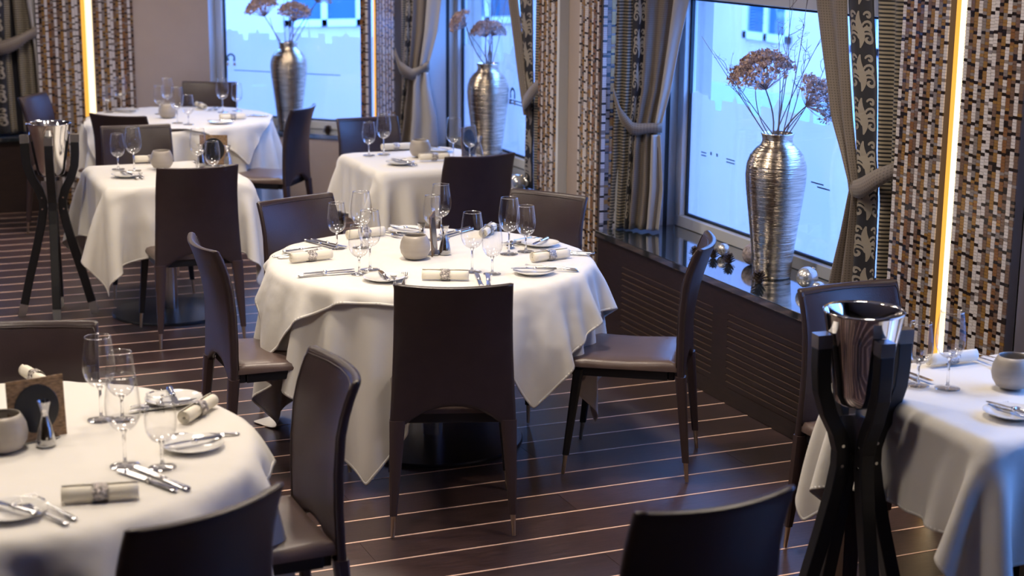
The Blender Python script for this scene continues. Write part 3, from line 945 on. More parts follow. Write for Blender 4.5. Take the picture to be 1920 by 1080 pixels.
TC = {'c': (2.195, 6.035), 'l': (.347, 4.165), 'f': (2.176, 10.97), 's': (1.63, 8.585), 'm': (3.07, 8.62), 'r': (3.13, 3.67)}
t = empty('round_table', (*TC['c'], 0)); tag(t, 'central round pedestal table with steel column under the white cloths', 'table'); round_base(t, .37, .635)
t = empty('round_table', (*TC['l'], 0)); tag(t, 'round table under white cloth at the bottom left corner', 'table'); round_base(t, .36, .635)
t = empty('round_table', (*TC['f'], 0)); tag(t, 'far round table under white cloth near the bay window', 'table'); round_base(t, .36, .625)
t = empty('square_table', (*TC['s'], 0)); tag(t, 'left square table with disc base under a white cloth', 'table'); square_top(t, .350, .390)
MB().lathe([(.31, 0.0), (.31, .006), (.306, .012), (.15, .020), (.05, .024), (.0001, .024)], 64).build('base_disc', M_base, t, smooth=True, autosm=30)
MB().lathe([(.038, .024), (.038, .70)], 24).build('pedestal', M_steel2, t, smooth=True)
t = empty('square_table', (*TC['m'], 0)); tag(t, 'middle square table under a long white cloth by the middle window', 'table'); square_top(t, .350, .365)
MB().lathe([(.31, 0.0), (.31, .006), (.306, .012), (.15, .020), (.05, .024), (.0001, .024)], 64).build('base_disc', M_base, t, smooth=True, autosm=30)
MB().lathe([(.038, .024), (.038, .70)], 24).build('pedestal', M_steel2, t, smooth=True)
t = empty('square_table', (*TC['r'], 0)); tag(t, 'square four-legged wooden table under white cloth at the right edge', 'table'); square_top(t, .350, .350)
for sx in (-1, 1):
    for sy in (-1, 1):
        MB().tube([(sx * .318, sy * .318, .722), (sx * .318, sy * .318, 0)], [.032, .026], square=True, up=(0, 1, 0)).build('leg', M_wood, t)


# ------------------------------------------------------------------ cloth drape solver (position based, numpy)
def drape(shape, ax, ay, rot=0.0, off=(0, 0), top=.752, N=54, steps=150, iters=7, boxes=(), under=None, seed=1, pad=0.0, shear=.75, bend=.30):
    rng = np.random.RandomState(seed)
    Ny = max(8, int(round(N * ay / ax)))
    X, Y = np.meshgrid(np.linspace(-ax, ax, N), np.linspace(-ay, ay, Ny), indexing='ij')
    hx = 2 * ax / (N - 1); hy = 2 * ay / (Ny - 1)
    c, s = math.cos(rot), math.sin(rot)
    P = np.stack([c * X - s * Y + off[0], s * X + c * Y + off[1], np.full_like(X, top + .002)], -1)
    P[..., 2] += rng.rand(*X.shape) * .003
    V = np.zeros_like(P)
    dt = 1 / 60.
    cons = []
    def pair(sa, sb, rest, k): cons.append((sa, sb, rest, k))
    A = slice(None)
    for st_ in (0, 1):
        e = lambda n, st_=st_: (slice(st_, n - 1 - ((n - 1 - st_) % 2) + 0, 2), slice(st_ + 1, n, 2))
        a, b = slice(st_, N - 1, 2), slice(st_ + 1, N, 2)
        pair((a, A), (b, A), hx, 1.0)
        a, b = slice(st_, Ny - 1, 2), slice(st_ + 1, Ny, 2)
        pair((A, a), (A, b), hy, 1.0)
    dg_ = math.hypot(hx, hy)
    for si in (0, 1):
        a, b = slice(si, N - 1, 2), slice(si + 1, N, 2)
        pair((a, slice(0, Ny - 1)), (b, slice(1, Ny)), dg_, shear)
        pair((a, slice(1, Ny)), (b, slice(0, Ny - 1)), dg_, shear)
    for k in (0, 1, 2, 3):
        if k > 1: continue
        for q in (0, 2):
            a, b = slice(k + q, N - 2, 4), slice(k + q + 2, N, 4)
            pair((a, A), (b, A), 2 * hx, bend)
            a, b = slice(k + q, Ny - 2, 4), slice(k + q + 2, Ny, 4)
            pair((A, a), (A, b), 2 * hy, bend)
    def collide(Q, Pp):
        x, y, z = Q[..., 0], Q[..., 1], Q[..., 2]
        if shape[0] == 'disc':
            Rr = shape[1] + pad
            rho = np.hypot(x, y) + 1e-9
            ins = (rho < Rr) & (z < top)
            up = ins & ((top - z) < (Rr - rho) * 1.0 + .004)
            z[up] = top
            si = ins & ~up
            f = Rr / rho[si]; x[si] *= f; y[si] *= f
            on = (rho < Rr) & (z <= top + .001)
        else:
            bx, by = shape[1] + pad, shape[2] + pad
            dx = bx - np.abs(x); dy = by - np.abs(y)
            ins = (dx > 0) & (dy > 0) & (z < top)
            dm = np.minimum(dx, dy)
            up = ins & ((top - z) < dm + .004)
            z[up] = top
            si = ins & ~up
            sx_ = si & (dx <= dy); sy_ = si & (dx > dy)
            x[sx_] = np.sign(x[sx_]) * bx; y[sy_] = np.sign(y[sy_]) * by
            on = (dx > 0) & (dy > 0) & (z <= top + .001)
        if under is not None:
            tabl, nb, nzb, zlo, zhi = under
            ph = ((np.arctan2(y, x) + PI) / (2 * PI) * nb).astype(int) % nb
            zi = np.clip(((z - zlo) / (zhi - zlo) * nzb).astype(int), 0, nzb - 1)
            need = tabl[ph, zi]
            rho = np.hypot(x, y) + 1e-9
            m = (z < top - .004) & (rho < need) & (rho > need - .12)
            f = need[m] / rho[m]; x[m] *= f; y[m] *= f
        for (cx_, cy_, th, h1, h2, zt, zb_) in boxes:
            cc, ss = math.cos(th), math.sin(th)
            lx = (x - cx_) * cc + (y - cy_) * ss; ly = -(x - cx_) * ss + (y - cy_) * cc
            m = (np.abs(lx) < h1) & (np.abs(ly) < h2) & (z < zt) & (z > zt - .045)
            z[m] = zt
        np.maximum(z, .006, out=z)
        return on
    for it in range(steps):
        V[..., 2] -= 9.8 * dt
        V *= .965 if it < steps * .7 else .90
        Q = P + V * dt
        for _ in range(iters):
            for (sa, sb, rest, k) in cons:
                a = Q[sa]; b = Q[sb]
                n0 = min(a.shape[0], b.shape[0]); n1 = min(a.shape[1], b.shape[1])
                a = a[:n0, :n1]; b = b[:n0, :n1]
                d = b - a
                L = np.sqrt((d * d).sum(-1, keepdims=True)) + 1e-9
                corr = d * ((L - rest) / L * .5 * k)
                a += corr; b -= corr
            on = collide(Q, P)
        # friction on the table top
        Q[on, :2] = P[on, :2] + (Q[on, :2] - P[on, :2]) * .15
        V = (Q - P) / dt
        sp = np.sqrt((V * V).sum(-1, keepdims=True)); V *= np.minimum(1, 2.0 / (sp + 1e-9))
        P = Q
    return P


def low_table(P, pad, top, nb=120, nzb=24):
    zlo, zhi = 0.0, top + .01
    T = np.zeros((nb, nzb))
    x, y, z = P[..., 0].ravel(), P[..., 1].ravel(), P[..., 2].ravel()
    for k in range(1):
        ph = ((np.arctan2(y, x) + PI) / (2 * PI) * nb).astype(int) % nb
        zi = np.clip(((z - zlo) / (zhi - zlo) * nzb).astype(int), 0, nzb - 1)
        np.maximum.at(T, (ph, zi), np.hypot(x, y))
    for k in range(2):
        S2 = T.copy()
        for sh in (-1, 1): S2 = np.maximum(S2, np.roll(T, sh, 0))
        T = np.where(T > 0, (T + S2) / 2, S2)
    T[T > 0] += pad
    return (T, nb, nzb, zlo, zhi)


def cloth_obj(P, name, loc, label, hem=True):
    nx, ny = P.shape[:2]
    idx = np.arange(nx * ny).reshape(nx, ny)
    F = np.stack([idx[:-1, :-1], idx[1:, :-1], idx[1:, 1:], idx[:-1, 1:]], -1).reshape(-1, 4)
    me = bpy.data.meshes.new(name)
    me.from_pydata(P.reshape(-1, 3).tolist(), [], F.tolist())
    me.materials.append(M_cloth)
    me.polygons.foreach_set('use_smooth', [True] * len(F))
    o = bpy.data.objects.new(name, me); C.objects.link(o); o.location = loc
    s = o.modifiers.new('sub', 'SUBSURF'); s.levels = 2; s.render_levels = 2
    s = o.modifiers.new('thick', 'SOLIDIFY'); s.thickness = 0.0015; s.offset = 1
    tag(o, label, 'tablecloth')
    if hem:
        border = [(i, 0) for i in range(nx)] + [(nx - 1, j) for j in range(1, ny)] + [(i, ny - 1) for i in range(nx - 2, -1, -1)] + [(0, j) for j in range(ny - 2, 0, -1)]
        V = []; Fh = []
        for (i, j) in border:
            ii = min(max(i, 1), nx - 2); jj = min(max(j, 1), ny - 2)
            p = P[i, j]; q = p + (P[ii, jj] - p) * .35
            V += [p, q]
        m = len(border)
        for k in range(m): Fh.append((2 * k, 2 * ((k + 1) % m), 2 * ((k + 1) % m) + 1, 2 * k + 1))
        me = bpy.data.meshes.new('hem'); me.from_pydata([tuple(map(float, v)) for v in V], [], Fh); me.materials.append(M_cloth)
        me.polygons.foreach_set('use_smooth', [True] * len(Fh))
        h = bpy.data.objects.new('hem', me); C.objects.link(h); h.parent = o
        s = h.modifiers.new('sub', 'SUBSURF'); s.levels = 1; s.render_levels = 1
        s = h.modifiers.new('thick', 'SOLIDIFY'); s.thickness = 0.0032; s.offset = 0
    return o


def seats_for(c, names):
    out = []
    for i in names:
        x, y, th, _ = chairs[i]
        out.append((x - c[0], y - c[1], R_(th), .225, .245, .482, .30))
    return out


c = TC['c']
bx = seats_for(c, (0, 1, 2, 3, 4))
low = drape(('disc', .645), .92, .92, off=(-.07, .06), rot=R_(-131 - 45 + 3), N=64, steps=220, iters=12, seed=3)
cloth_obj(low, 'tablecloth', (*c, 0), 'long white tablecloth hanging to near the floor on the central round table')
ov = drape(('disc', .645), .745, .745, rot=R_(-83 - 45), off=(.09, .0), top=.756, N=56, steps=200, iters=12, under=low_table(low, .010, .752), pad=.008, seed=5)
cloth_obj(ov, 'tablecloth', (*c, 0), 'shorter white overlay cloth on top of the central round table')
c = TC['l']
bx = seats_for(c, (5, 6, 8))
low = drape(('disc', .645), .92, .92, rot=R_(20), N=50, steps=130, iters=9, seed=8)
cloth_obj(low, 'tablecloth', (*c, 0), 'long white under-cloth on the bottom left round table')
ov = drape(('disc', .645), .735, .735, rot=R_(-12), top=.756, N=44, steps=120, iters=7, under=low_table(low, .010, .752), pad=.008, seed=9)
cloth_obj(ov, 'tablecloth', (*c, 0), 'white overlay cloth on the bottom left round table')
c = TC['f']
bx = seats_for(c, (12, 13, 14, 15))
low = drape(('disc', .635), .93, .93, rot=R_(-50 - 45), N=48, steps=120, iters=9, seed=12)
cloth_obj(low, 'tablecloth', (*c, 0), 'long white under-cloth on the far round table near the bay window')
ov = drape(('disc', .635), .60, .60, rot=R_(-63 - 45), off=(.02, -.03), top=.756, N=40, steps=110, iters=7, under=low_table(low, .012, .752), pad=.008, seed=13)
cloth_obj(ov, 'tablecloth', (*c, 0), 'white overlay cloth with pointed corner on the far round table')
for key, a, b, hx_, hy_, lb, sd, ch_ in (('s', .690, .730, .385, .425, 'white cloth with hanging corner on the left square table', 21, (10, 11)),
                                    ('m', .675, .69, .385, .40, 'white cloth with deep corner fold on the middle square table', 22, (16, 17)),
                                    ('r', .650, .665, .385, .385, 'white cloth with flared corner on the square table at the right edge', 23, (9,))):
    c = TC[key]
    P = drape(('rect', hx_, hy_), a, b, rot=R_({'s': 1, 'm': -1.5, 'r': 2}[key]), N=50, steps=130, iters=10, seed=sd, boxes=seats_for(c, ch_) if key == 'r' else ())
    cloth_obj(P, 'tablecloth', (*c, 0), lb)

# ------------------------------------------------------------------ tableware
TZ = .7595


def make_glass(h, rb, hb, rm, foot=.037, big=True):
    """stemmed glass: h height, rb max bowl radius, hb bowl start height, rm rim radius"""
    t = empty('wine_glass'); t['category'] = 'glass'
    H2 = h - hb
    pr = [(.004, hb)] + [(rb * math.sin(min(1, k / 7) * PI / 2) ** .85, hb + H2 * .42 * (1 - math.cos(k / 7 * PI / 2))) for k in range(1, 8)]
    for k in range(1, 9):
        f = k / 8; pr.append((rb + (rm - rb) * f ** 1.5, hb + H2 * (.42 + .58 * f)))
    b_ = MB().lathe(pr[5:], 28).build('bowl', M_wine, t, smooth=True)
    MB().lathe(pr[:6], 28).build('bowl_base', M_winelow, b_, smooth=True)
    MB().lathe([(rm + .0006, h - .0012), (rm + .001, h), (rm - .001, h + .0006), (rm - .0008, h - .0012)], 28).build('rim', M_wine2, t, smooth=True)
    MB().lathe([(.0075, .006), (.0042, .014), (.0034, hb * .5), (.0038, hb - .01), (.0075, hb + .002), (.0001, hb + .004)], 12).build('stem', M_crystal, t, smooth=True)
    MB().lathe([(.0001, .0), (foot, .0), (foot + .0008, .0012), (foot - .001, .0022), (foot * .5, .0035), (.0075, .006)], 28).build('foot', M_wine3, t, smooth=True)
    return t


M_winelow = thin_glass('thick_bowl_glass', (0.97, 0.97, 0.98), 0.8, 0.16)
M_wine2 = thin_glass('glass_rim', (0.97, 0.97, 0.98), 0.6, 0.5)
M_wine3 = thin_glass('glass_foot', (0.93, 0.93, 0.94), 0.9, 0.10)
M_crystal = mat('clear_crystal', (1, 1, 1), 0.0)
M_crystal.node_tree.nodes['Principled BSDF'].inputs['Transmission Weight'].default_value = 1.0
M_crystal.node_tree.nodes['Principled BSDF'].inputs['IOR'].default_value = 1.5
BIG = Proto(make_glass(.232, .0440, .092, .034))
SML = Proto(make_glass(.190, .0400, .066, .0315, foot=.034))
GG = 'stemmed glasses on the tables'
glasses = [
    (BIG, 2.245, 5.725, 'large wine glass at the front right setting of the central table'),
    (SML, 2.303, 5.662, 'small water glass beside the front large glass, right of centre, central table'),
    (BIG, 2.507, 5.985, 'large wine glass nearest the right rear chair on the central table'),
    (SML, 2.590, 6.006, 'small water glass furthest right on the central table'),
    (SML, 1.827, 5.836, 'small water glass front left on the central table, ahead of a tall one'),
    (BIG, 1.890, 5.898, 'large wine glass front left on the central table, behind a small one'),
    (SML, 1.889, 6.334, 'small water glass furthest left on the central table'),
    (BIG, 1.990, 6.320, 'large wine glass back left on the central table'),
    (SML, 2.318, 6.368, 'small water glass directly behind the menu card of the central table'),
    (BIG, 2.363, 6.388, 'large wine glass behind the menu card of the central table'),
    (BIG, .622, 4.325, 'large wine glass at the back of the bottom left table, left of its pair'),
    (SML, .675, 4.305, 'small water glass at the back of the bottom left table'),
    (BIG, .616, 3.919, 'large wine glass at the front right of the bottom left table'),
    (SML, .699, 3.874, 'small water glass at the front right of the bottom left table'),
    (SML, 2.903, 3.807, 'small water glass on the right edge table beside the wine cooler'),
    (BIG, 2.965, 3.748, 'large wine glass before the light strip on the right edge table'),
    (SML, 1.413, 8.766, 'small water glass furthest left on the left square table'),
    (BIG, 1.482, 8.682, 'large wine glass on the left square table beside the candle pot'),
    (SML, 1.822, 8.315, 'small water glass before the menu card on the left square table'),
    (BIG, 1.790, 8.516, 'large wine glass left of the menu card on the left square table'),
    (SML, 2.826, 8.816, 'small water glass furthest left on the middle square table'),
    (BIG, 2.919, 8.828, 'large wine glass left of the candle pot on the middle square table'),
    (BIG, 3.227, 8.522, 'large wine glass left of the menu card on the middle square table'),
    (SML, 3.314, 8.492, 'small water glass before the menu card on the middle square table'),
    (SML, 1.778, 11.345, 'small water glass furthest left on the far round table'),
    (BIG, 1.873, 11.378, 'large wine glass left rear on the far round table'),
    (SML, 2.091, 11.144, 'small water glass behind the candle pot on the far round table'),
    (BIG, 2.160, 11.218, 'large wine glass behind the candle pot on the far round table'),
    (BIG, 2.104, 10.620, 'large wine glass in front of the candle pot, far round table'),
    (SML, 2.155, 10.520, 'small water glass nearest the camera on the far round table'),
    (BIG, 2.513, 11.100, 'large wine glass before the rear chair of the far round table'),
    (SML, 2.624, 11.150, 'small water glass furthest right on the far round table'),
]
for (pr_, x, y, lb) in glasses: pr_.put((x, y, TZ), random.random(), lb, GG)


def outline_solid(o2, z0, z1): return MB().prism(o2, z0, z1)


def make_knife(L=.225):
    t = empty('table_knife'); t['category'] = 'knife'
    h = L * .44
    n = 10
    rs = []
    for k in range(n + 1):
        f = k / n; y = -L / 2 + h * f
        w_ = (.0095 - .0035 * f) * (1 if 0 < k else .6); hh = .0048 - .001 * f
        if k == 1: w_ *= 1.05
        rs.append([(math.cos(a) * w_, y, .0055 + math.sin(a) * hh) for a in [q * PI / 4 for q in range(8)]])
    MB().rings(rs).build('handle', M_silver, t, smooth=True, autosm=50)
    MB().tube([(0, -L / 2 + h, .0055), (0, -L / 2 + h + .012, .0055)], [.0075, .0055], 10).build('bolster', M_silver, t, smooth=True)
    y_ = -L / 2 + h + .010; e = L / 2
    ol = [(-.004, y_), (.006, y_), (.0095, y_ + .02), (.0105, e - .045), (.009, e - .015), (.003, e - .001), (-.004, e), (-.0065, e - .01), (-.006, y_ + .02)]
    outline_solid(ol, .0045, .0065).build('blade', M_silver, t)
    return t


def make_fork(L=.205):
    t = empty('table_fork'); t['category'] = 'fork'
    rs = []
    for (y, w_, z) in ((-L / 2, .006, .004), (-L / 2 + .01, .0085, .0045), (-L / 2 + .05, .006, .006), (0, .0032, .009), (L / 2 - .075, .003, .010), (L / 2 - .065, .0055, .009)):
        rs.append([(math.cos(a) * w_, y, z + math.sin(a) * .0022) for a in [q * PI / 4 for q in range(8)]])
    MB().rings(rs).build('handle', M_silver, t, smooth=True)
    hd = MB().prism([(-.0055, L / 2 - .067), (.0055, L / 2 - .067), (.0115, L / 2 - .052), (.012, L / 2 - .042), (-.012, L / 2 - .042), (-.0115, L / 2 - .052)], .006, .009)
    hd.build('head', M_silver, t)
    for k in range(4):
        x = -.0102 + k * .0068
        MB().tube([(x, L / 2 - .043, .0075), (x, L / 2 - .02, .006), (x, L / 2, .011)], [(.0018, .0014), (.0016, .0012), (.0009, .0008)], square=True, up=(0, 0, 1)).build('tine', M_silver, t)
    return t


def make_plate():
    t = empty('bread_plate'); t['category'] = 'plate'
    R = .080
    MB().lathe([(.0001, .004), (R * .55, .004), (R * .66, .006), (R * .97, .013), (R, .0145), (R * 1.0, .013), (R * .66, .003), (R * .6, 0), (R * .5, 0), (.0001, .001)], 48).build('dish', M_china, t, smooth=True)
    return t


def make_spoon(L=.18):
    t = empty('dessert_spoon'); t['category'] = 'spoon'
    rs = []
    for (y, w_, z) in ((-L / 2, .005, .004), (-L / 2 + .01, .008, .0045), (-L / 2 + .05, .005, .006), (0, .003, .009), (L / 2 - .055, .003, .008)):
        rs.append([(math.cos(a) * w_, y, z + math.sin(a) * .002) for a in [q * PI / 4 for q in range(8)]])
    MB().rings(rs).build('handle', M_silver, t, smooth=True)
    G = []
    for i in range(9):
        row = []
        for j in range(9):
            u = -1 + i / 4; v = -1 + j / 4
            x = u * math.sqrt(1 - v * v / 2); y = v * math.sqrt(1 - u * u / 2); r2 = x * x + y * y
            row.append((x * .017, L / 2 - .028 + y * .028, .002 + .008 * r2))
        G.append(row)
    o = MB().grid(G).build('bowl', M_silver, t, smooth=True); s = o.modifiers.new('t', 'SOLIDIFY'); s.thickness = .001
    return t


def make_napkin():
    t = empty('rolled_napkin'); t['category'] = 'napkin'
    L = .175; r = .0205
    # spiral section swept along y
    sec = []
    n = 58
    for k in range(n + 1):
        a = k / n * 2 * PI * 3.2; rr = .004 + (r - .004) * k / n
        sec.append((math.cos(a) * rr, math.sin(a) * rr + r))
    G = []
    for j in range(9):
        f = j / 8; sc_ = 1 - .10 * math.sin(PI * f) * 0 - (.0 if 0 < j < 8 else .03)
        sq = 1 - .10 * math.exp(-((f - .5) / .12) ** 2)
        G.append([(x * sq * sc_, -L / 2 + L * f, (z - r) * sq * sc_ + r) for x, z in sec])
    o = MB().grid(G).build('cloth_roll', M_napkin, t, smooth=True)
    s = o.modifiers.new('t', 'SOLIDIFY'); s.thickness = .0018; s.offset = 0
    rs = []
    for y in (-.017, -.014, 0, .014, .017):
        q = 1.02 if abs(y) < .015 else .96
        rs.append([(math.cos(a) * (r + .0012) * q, y + .003 * math.sin(5 * a), r + math.sin(a) * (r + .0012) * q) for a in [k * PI / 14 for k in range(28)]])
    MB().rings(rs, True, False, False).build('napkin_ring', M_ring, t, smooth=True)['label'] = 'silver filigree napkin ring'
    return t


KN = Proto(make_knife()); BK = Proto(make_knife(.175)); BK.root.name = 'butter_knife'
FK = Proto(make_fork()); PLT = Proto(make_plate()); NP = Proto(make_napkin()); SPN = Proto(make_spoon())


def frame(tc, th, a, b):
    """point at a to the diner's right and b from the table centre towards the diner; th = heading of the diner"""
    fw = (-math.sin(th), math.cos(th)); rt = (math.cos(th), math.sin(th))
    return (tc[0] + rt[0] * a - fw[0] * b, tc[1] + rt[1] * a - fw[1] * b)


# (table key, diner heading deg, place words, napkin (a,b,extra rot), plate (a,b), knives a0, forks a0, b, which)
settings = [
    ('c', -18.8, 'the front seat of the central round table', (.04, .42, 84), (-.19, .41), .165, -.115, .43, 'pnkf'),
    ('c', -89, 'the left seat of the central round table', (-.11, .47, 8), (-.26, .46), .13, -.19, .48, 'pnkf'),
    ('c', 201, 'the back left seat of the central round table', (-.06, .50, 80), (-.27, .48), .15, -.16, .48, 'pnkf'),
    ('c', 123.8, 'the back right seat of the central round table', (.09, .53, 20), (-.22, .46), .20, -.10, .47, 'pnkf'),
    ('c', 56, 'the right seat of the central round table', (.06, .47, 45), (-.20, .45), .18, -.10, .50, 'pnkf'),
    ('l', 24.8, 'the front seat of the bottom left table', (-.04, .50, 55), (-.23, .43), .11, -.15, .47, 'pnkf'),
    ('l', 91.4, 'the right seat of the bottom left table', (.09, .53, 50), (-.175, .45), .19, -.10, .47, 'pnks'),
    ('l', 164, 'the back seat of the bottom left table', (.01, .60, 30), (-.40, .38), .17, -.33, .37, 'pnf'),
    ('r', 2, 'the near seat of the right edge table', (.03, .30, 85), (-.17, .20), .25, -.13, .22, 'pf'),
    ('r', 182, 'the far seat of the right edge table', (-.03, .30, 88), (-.24, .26), .17, -.14, .26, 'nkf'),
    ('s', 0.3, 'the near seat of the left square table', (.02, .30, 85), (-.215, .07), .15, -.15, .07, 'pf'),
    ('s', 178, 'the far seat of the left square table', (.02, .37, 85), (-.24, .30), .17, -.21, .26, 'nf'),
    ('m', 4.3, 'the near seat of the middle square table', (.035, .10, 85), (-.19, .146), .15, -.13, .14, 'pnf'),
    ('m', 184.4, 'the far seat of the middle square table', (.0, .36, 85), (-.21, .22), .17, -.20, .24, 'pn'),
    ('f', -42.6, 'the near left seat of the far round table', (.05, .48, 85), (-.2, .45), .15, -.12, .45, 'pf'),
    ('f', 53.1, 'the near right seat of the far round table', (-.05, .42, 40), (-.25, .42), .15, -.16, .45, 'pnk'),
    ('f', 155, 'the back seat of the far round table', (-.05, .48, 30), (-.25, .42), .15, -.14, .42, 'nf'),
    ('f', -122, 'the left seat of the far round table', (.02, .50, 80), (-.22, .45), .16, -.12, .45, 'pf'),
]
SH = {'p': 0}
for (tk, hd, pw, nap, plt, ka, fa, b, what) in settings:
    tc = TC[tk]; th = R_(hd)
    if 'n' in what:
        x, y = frame(tc, th, nap[0], nap[1])
        NP.put((x, y, TZ), th + R_(nap[2]), 'rolled ivory napkin in silver ring at ' + pw, 'rolled napkins in silver rings')
    if 'p' in what:
        x, y = frame(tc, th, plt[0], plt[1])
        PLT.put((x, y, TZ), th, 'small white bread plate at ' + pw, 'white bread plates')
        BK.put((x, y, TZ + .013), th + R_(12), 'butter knife on bread plate at ' + pw, 'butter knives on the bread plates')
    if 'k' in what:
        for q, wd in ((0, 'inner'), (1, 'outer')):
            x, y = frame(tc, th, ka + q * .034, b + q * .012)
            KN.put((x, y, TZ), th + R_(3 - 4 * q), wd + ' silver table knife at ' + pw, 'silver table knives')
    if 'f' in what:
        for q, wd in ((0, 'inner'), (1, 'outer')):
            x, y = frame(tc, th, fa - q * .036, b + q * .012)
            FK.put((x, y, TZ), th + R_(4 * q - 2), wd + ' silver table fork at ' + pw, 'silver table forks')
x, y = frame(TC['l'], R_(91.4), -.10, .50)
SPN.put((x, y, TZ), R_(80), 'silver dessert spoon beside the plate on the bottom left table', 'dessert spoons')
x, y = frame(TC['c'], R_(56), -.10, .53)
x, y = frame(TC['c'], R_(123.8), -.12, .40)
SPN.put((x, y, TZ), R_(150), 'silver dessert spoon near the back right plate on the central table', 'dessert spoons')


# candle pots
def make_pot():
    t = empty('candle_pot'); t['category'] = 'candle holder'
    MB().lathe([(.0001, 0), (.028, 0), (.045, .006), (.057, .025), (.061, .045), (.058, .068), (.050, .086), (.044, .096), (.0415, .096), (.047, .084), (.054, .066), (.057, .045), (.053, .026), (.042, .010), (.0001, .006)], 36).build('pot', M_pot, t, smooth=True)
    MB().lathe([(.0001, .008), (.019, .008), (.019, .022), (.0001, .022)], 18).build('tealight', M_china, t, smooth=True, autosm=30)
    return t


POT = Proto(make_pot())
for x, y, lb in ((2.123, 6.035, 'round frosted champagne-coloured candle pot at the middle of the central table'),
                 (.353, 4.156, 'round frosted candle pot at the left edge on the bottom left table'),
                 (3.150, 3.690, 'round grey candle pot on the table at the right edge'),
                 (1.637, 8.726, 'round frosted candle pot on the left square table'),
                 (3.086, 8.681, 'round frosted candle pot on the middle square table'),
                 (2.101, 10.921, 'round frosted candle pot on the far round table')):
    POT.put((x, y, TZ), 0, lb, 'frosted candle pots')


# salt and pepper carafes
def make_shaker(fill):
    t = empty('pepper_carafe' if fill is M_pepper else 'salt_carafe'); t['category'] = 'shaker'
    K = 1.36
    q = lambda L: [(a * K if a > .001 else a, b * K) for a, b in L]
    MB().lathe(q([(.0001, 0), (.016, 0), (.0185, .004), (.0175, .016), (.0125, .040), (.0070, .058), (.0070, .064), (.010, .078), (.013, .088)]), 20).build('carafe', M_wine2, t, smooth=True)
    MB().lathe(q([(.0001, .003), (.0155, .004), (.0155, .014), (.0115, .036), (.0075, .044), (.0001, .046)]), 18).build('filling', fill, t, smooth=True)
    MB().lathe(q([(.0001, .061), (.0065, .062), (.007, .068), (.0001, .072)]), 14).build('stopper', M_steel, t, smooth=True)
    return t


PP = Proto(make_shaker(M_pepper)); SL = Proto(make_shaker(M_salt))
for pr_, x, y, lb in ((PP, 2.262, 6.070, 'small glass pepper carafe right of the menu card on the central table'),
                      (SL, 2.190, 6.150, 'small glass salt carafe left of the menu card on the central table'),
                      (PP, .455, 4.150, 'small glass pepper carafe before the menu card, bottom left table'),
                      (PP, 1.851, 8.732, 'small glass pepper carafe left of the menu card, left square table'),
                      (SL, 1.975, 8.640, 'small glass salt carafe right of the menu card, left square table'),
                      (SL, 3.395, 8.560, 'small glass salt carafe before the menu card, middle square table')):
    pr_.put((x, y, TZ), 0, lb, 'salt and pepper carafes')


def make_menu():
    t = empty('menu_card'); t['category'] = 'menu card'
    MB().box(-.076, .076, -.002, .002, 0, .162).build('card', M_bronze, t, bevel=.0008)
    n = 40
    for sy in (-1, 1):
        vs = [(math.cos(2 * PI * k / n) * .060, sy * .0028, .082 + math.sin(2 * PI * k / n) * .064) for k in range(n)]
        vs += [(p[0] * .97, sy * .0036, .082 + (p[2] - .082) * .97) for p in vs]
        f = [tuple(range(n, 2 * n)) if sy < 0 else tuple(reversed(range(n, 2 * n)))] + [(i, (i + 1) % n, n + (i + 1) % n, n + i) for i in range(n)]
        MB().add(vs, f).build('round_label', M_cardblack, t)['label'] = 'black round label on the card'
    MB().box(-.05, .05, -.022, .022, 0, .003).build('stand', M_steel2, t)
    return t


MC = Proto(make_menu())
for x, y, r, lb in ((2.233, 6.110, 62, 'bronze menu card with black disc, seen edge-on, central table'),
                    (.445, 4.215, 14, 'bronze menu card with black disc on the bottom left table'),
                    (1.925, 8.760, -25, 'bronze menu card with black disc on the left square table'),
                    (3.372, 8.648, 35, 'bronze menu card with black disc on the middle square table')):
    MC.put((x, y, TZ), (R_(-4), 0, R_(r)), lb, 'bronze menu cards')


# ------------------------------------------------------------------ wine cooler stands
def make_cooler():
    t = empty('wine_cooler_stand'); t['category'] = 'wine cooler'
    pr = [(.0001, .745), (.045, .746), (.066, .758), (.074, .785), (.086, .86), (.098, .94), (.1130, 1.018), (.1160, 1.024), (.1150, 1.027), (.1115, 1.020), (.096, .94), (.084, .86), (.072, .79), (.062, .766), (.0001, .756)]
    MB().lathe(pr, 56).build('bucket', M_steel, t, smooth=True)
    MB().box(-.055, .055, -.004, .004, .60, .72).box(-.004, .004, -.055, .055, .60, .72).box(-.02, .02, -.02, .02, .715, .745).build('cross_plate', M_steel2, t)
    path = [(.126, .925), (.125, .86), (.119, .80), (.098, .735), (.066, .675), (.050, .62), (.050, .57), (.062, .50), (.096, .36), (.142, .19), (.172, .068)]
    for k in range(4):
        a = PI / 2 * k; ca, sa = math.cos(a), math.sin(a)
        P3 = [(ca * r, sa * r, z) for r, z in path]
        lg = MB().tube(P3, [(.0215, .0215)] * len(P3), square=True, up=(-sa, ca, 0)).build('leg', M_black, t, bevel=.003)
        MB().tube([(ca * .126, sa * .126, .925), (ca * .127, sa * .127, .965)], [(.022, .022)] * 2, square=True, up=(-sa, ca, 0)).build('leg_cap', M_steel2, lg)['label'] = 'polished steel cap'
        MB().tube([(ca * .172, sa * .172, .068), (ca * .190, sa * .190, .0)], [(.0215, .0215), (.020, .020)], square=True, up=(-sa, ca, 0)).build('leg_shoe', M_steel2, lg)['label'] = 'steel shoe'
        for z in (.635, .575):
            for sg in (-1, 1):
                c0 = (ca * .054 - sa * sg * .0215, sa * .054 + ca * sg * .0215, z); c1 = (ca * .054 - sa * sg * .0235, sa * .054 + ca * sg * .0235, z)
                MB().tube([c0, c1], .005, 10).build('screw', M_steel, lg)
    return t


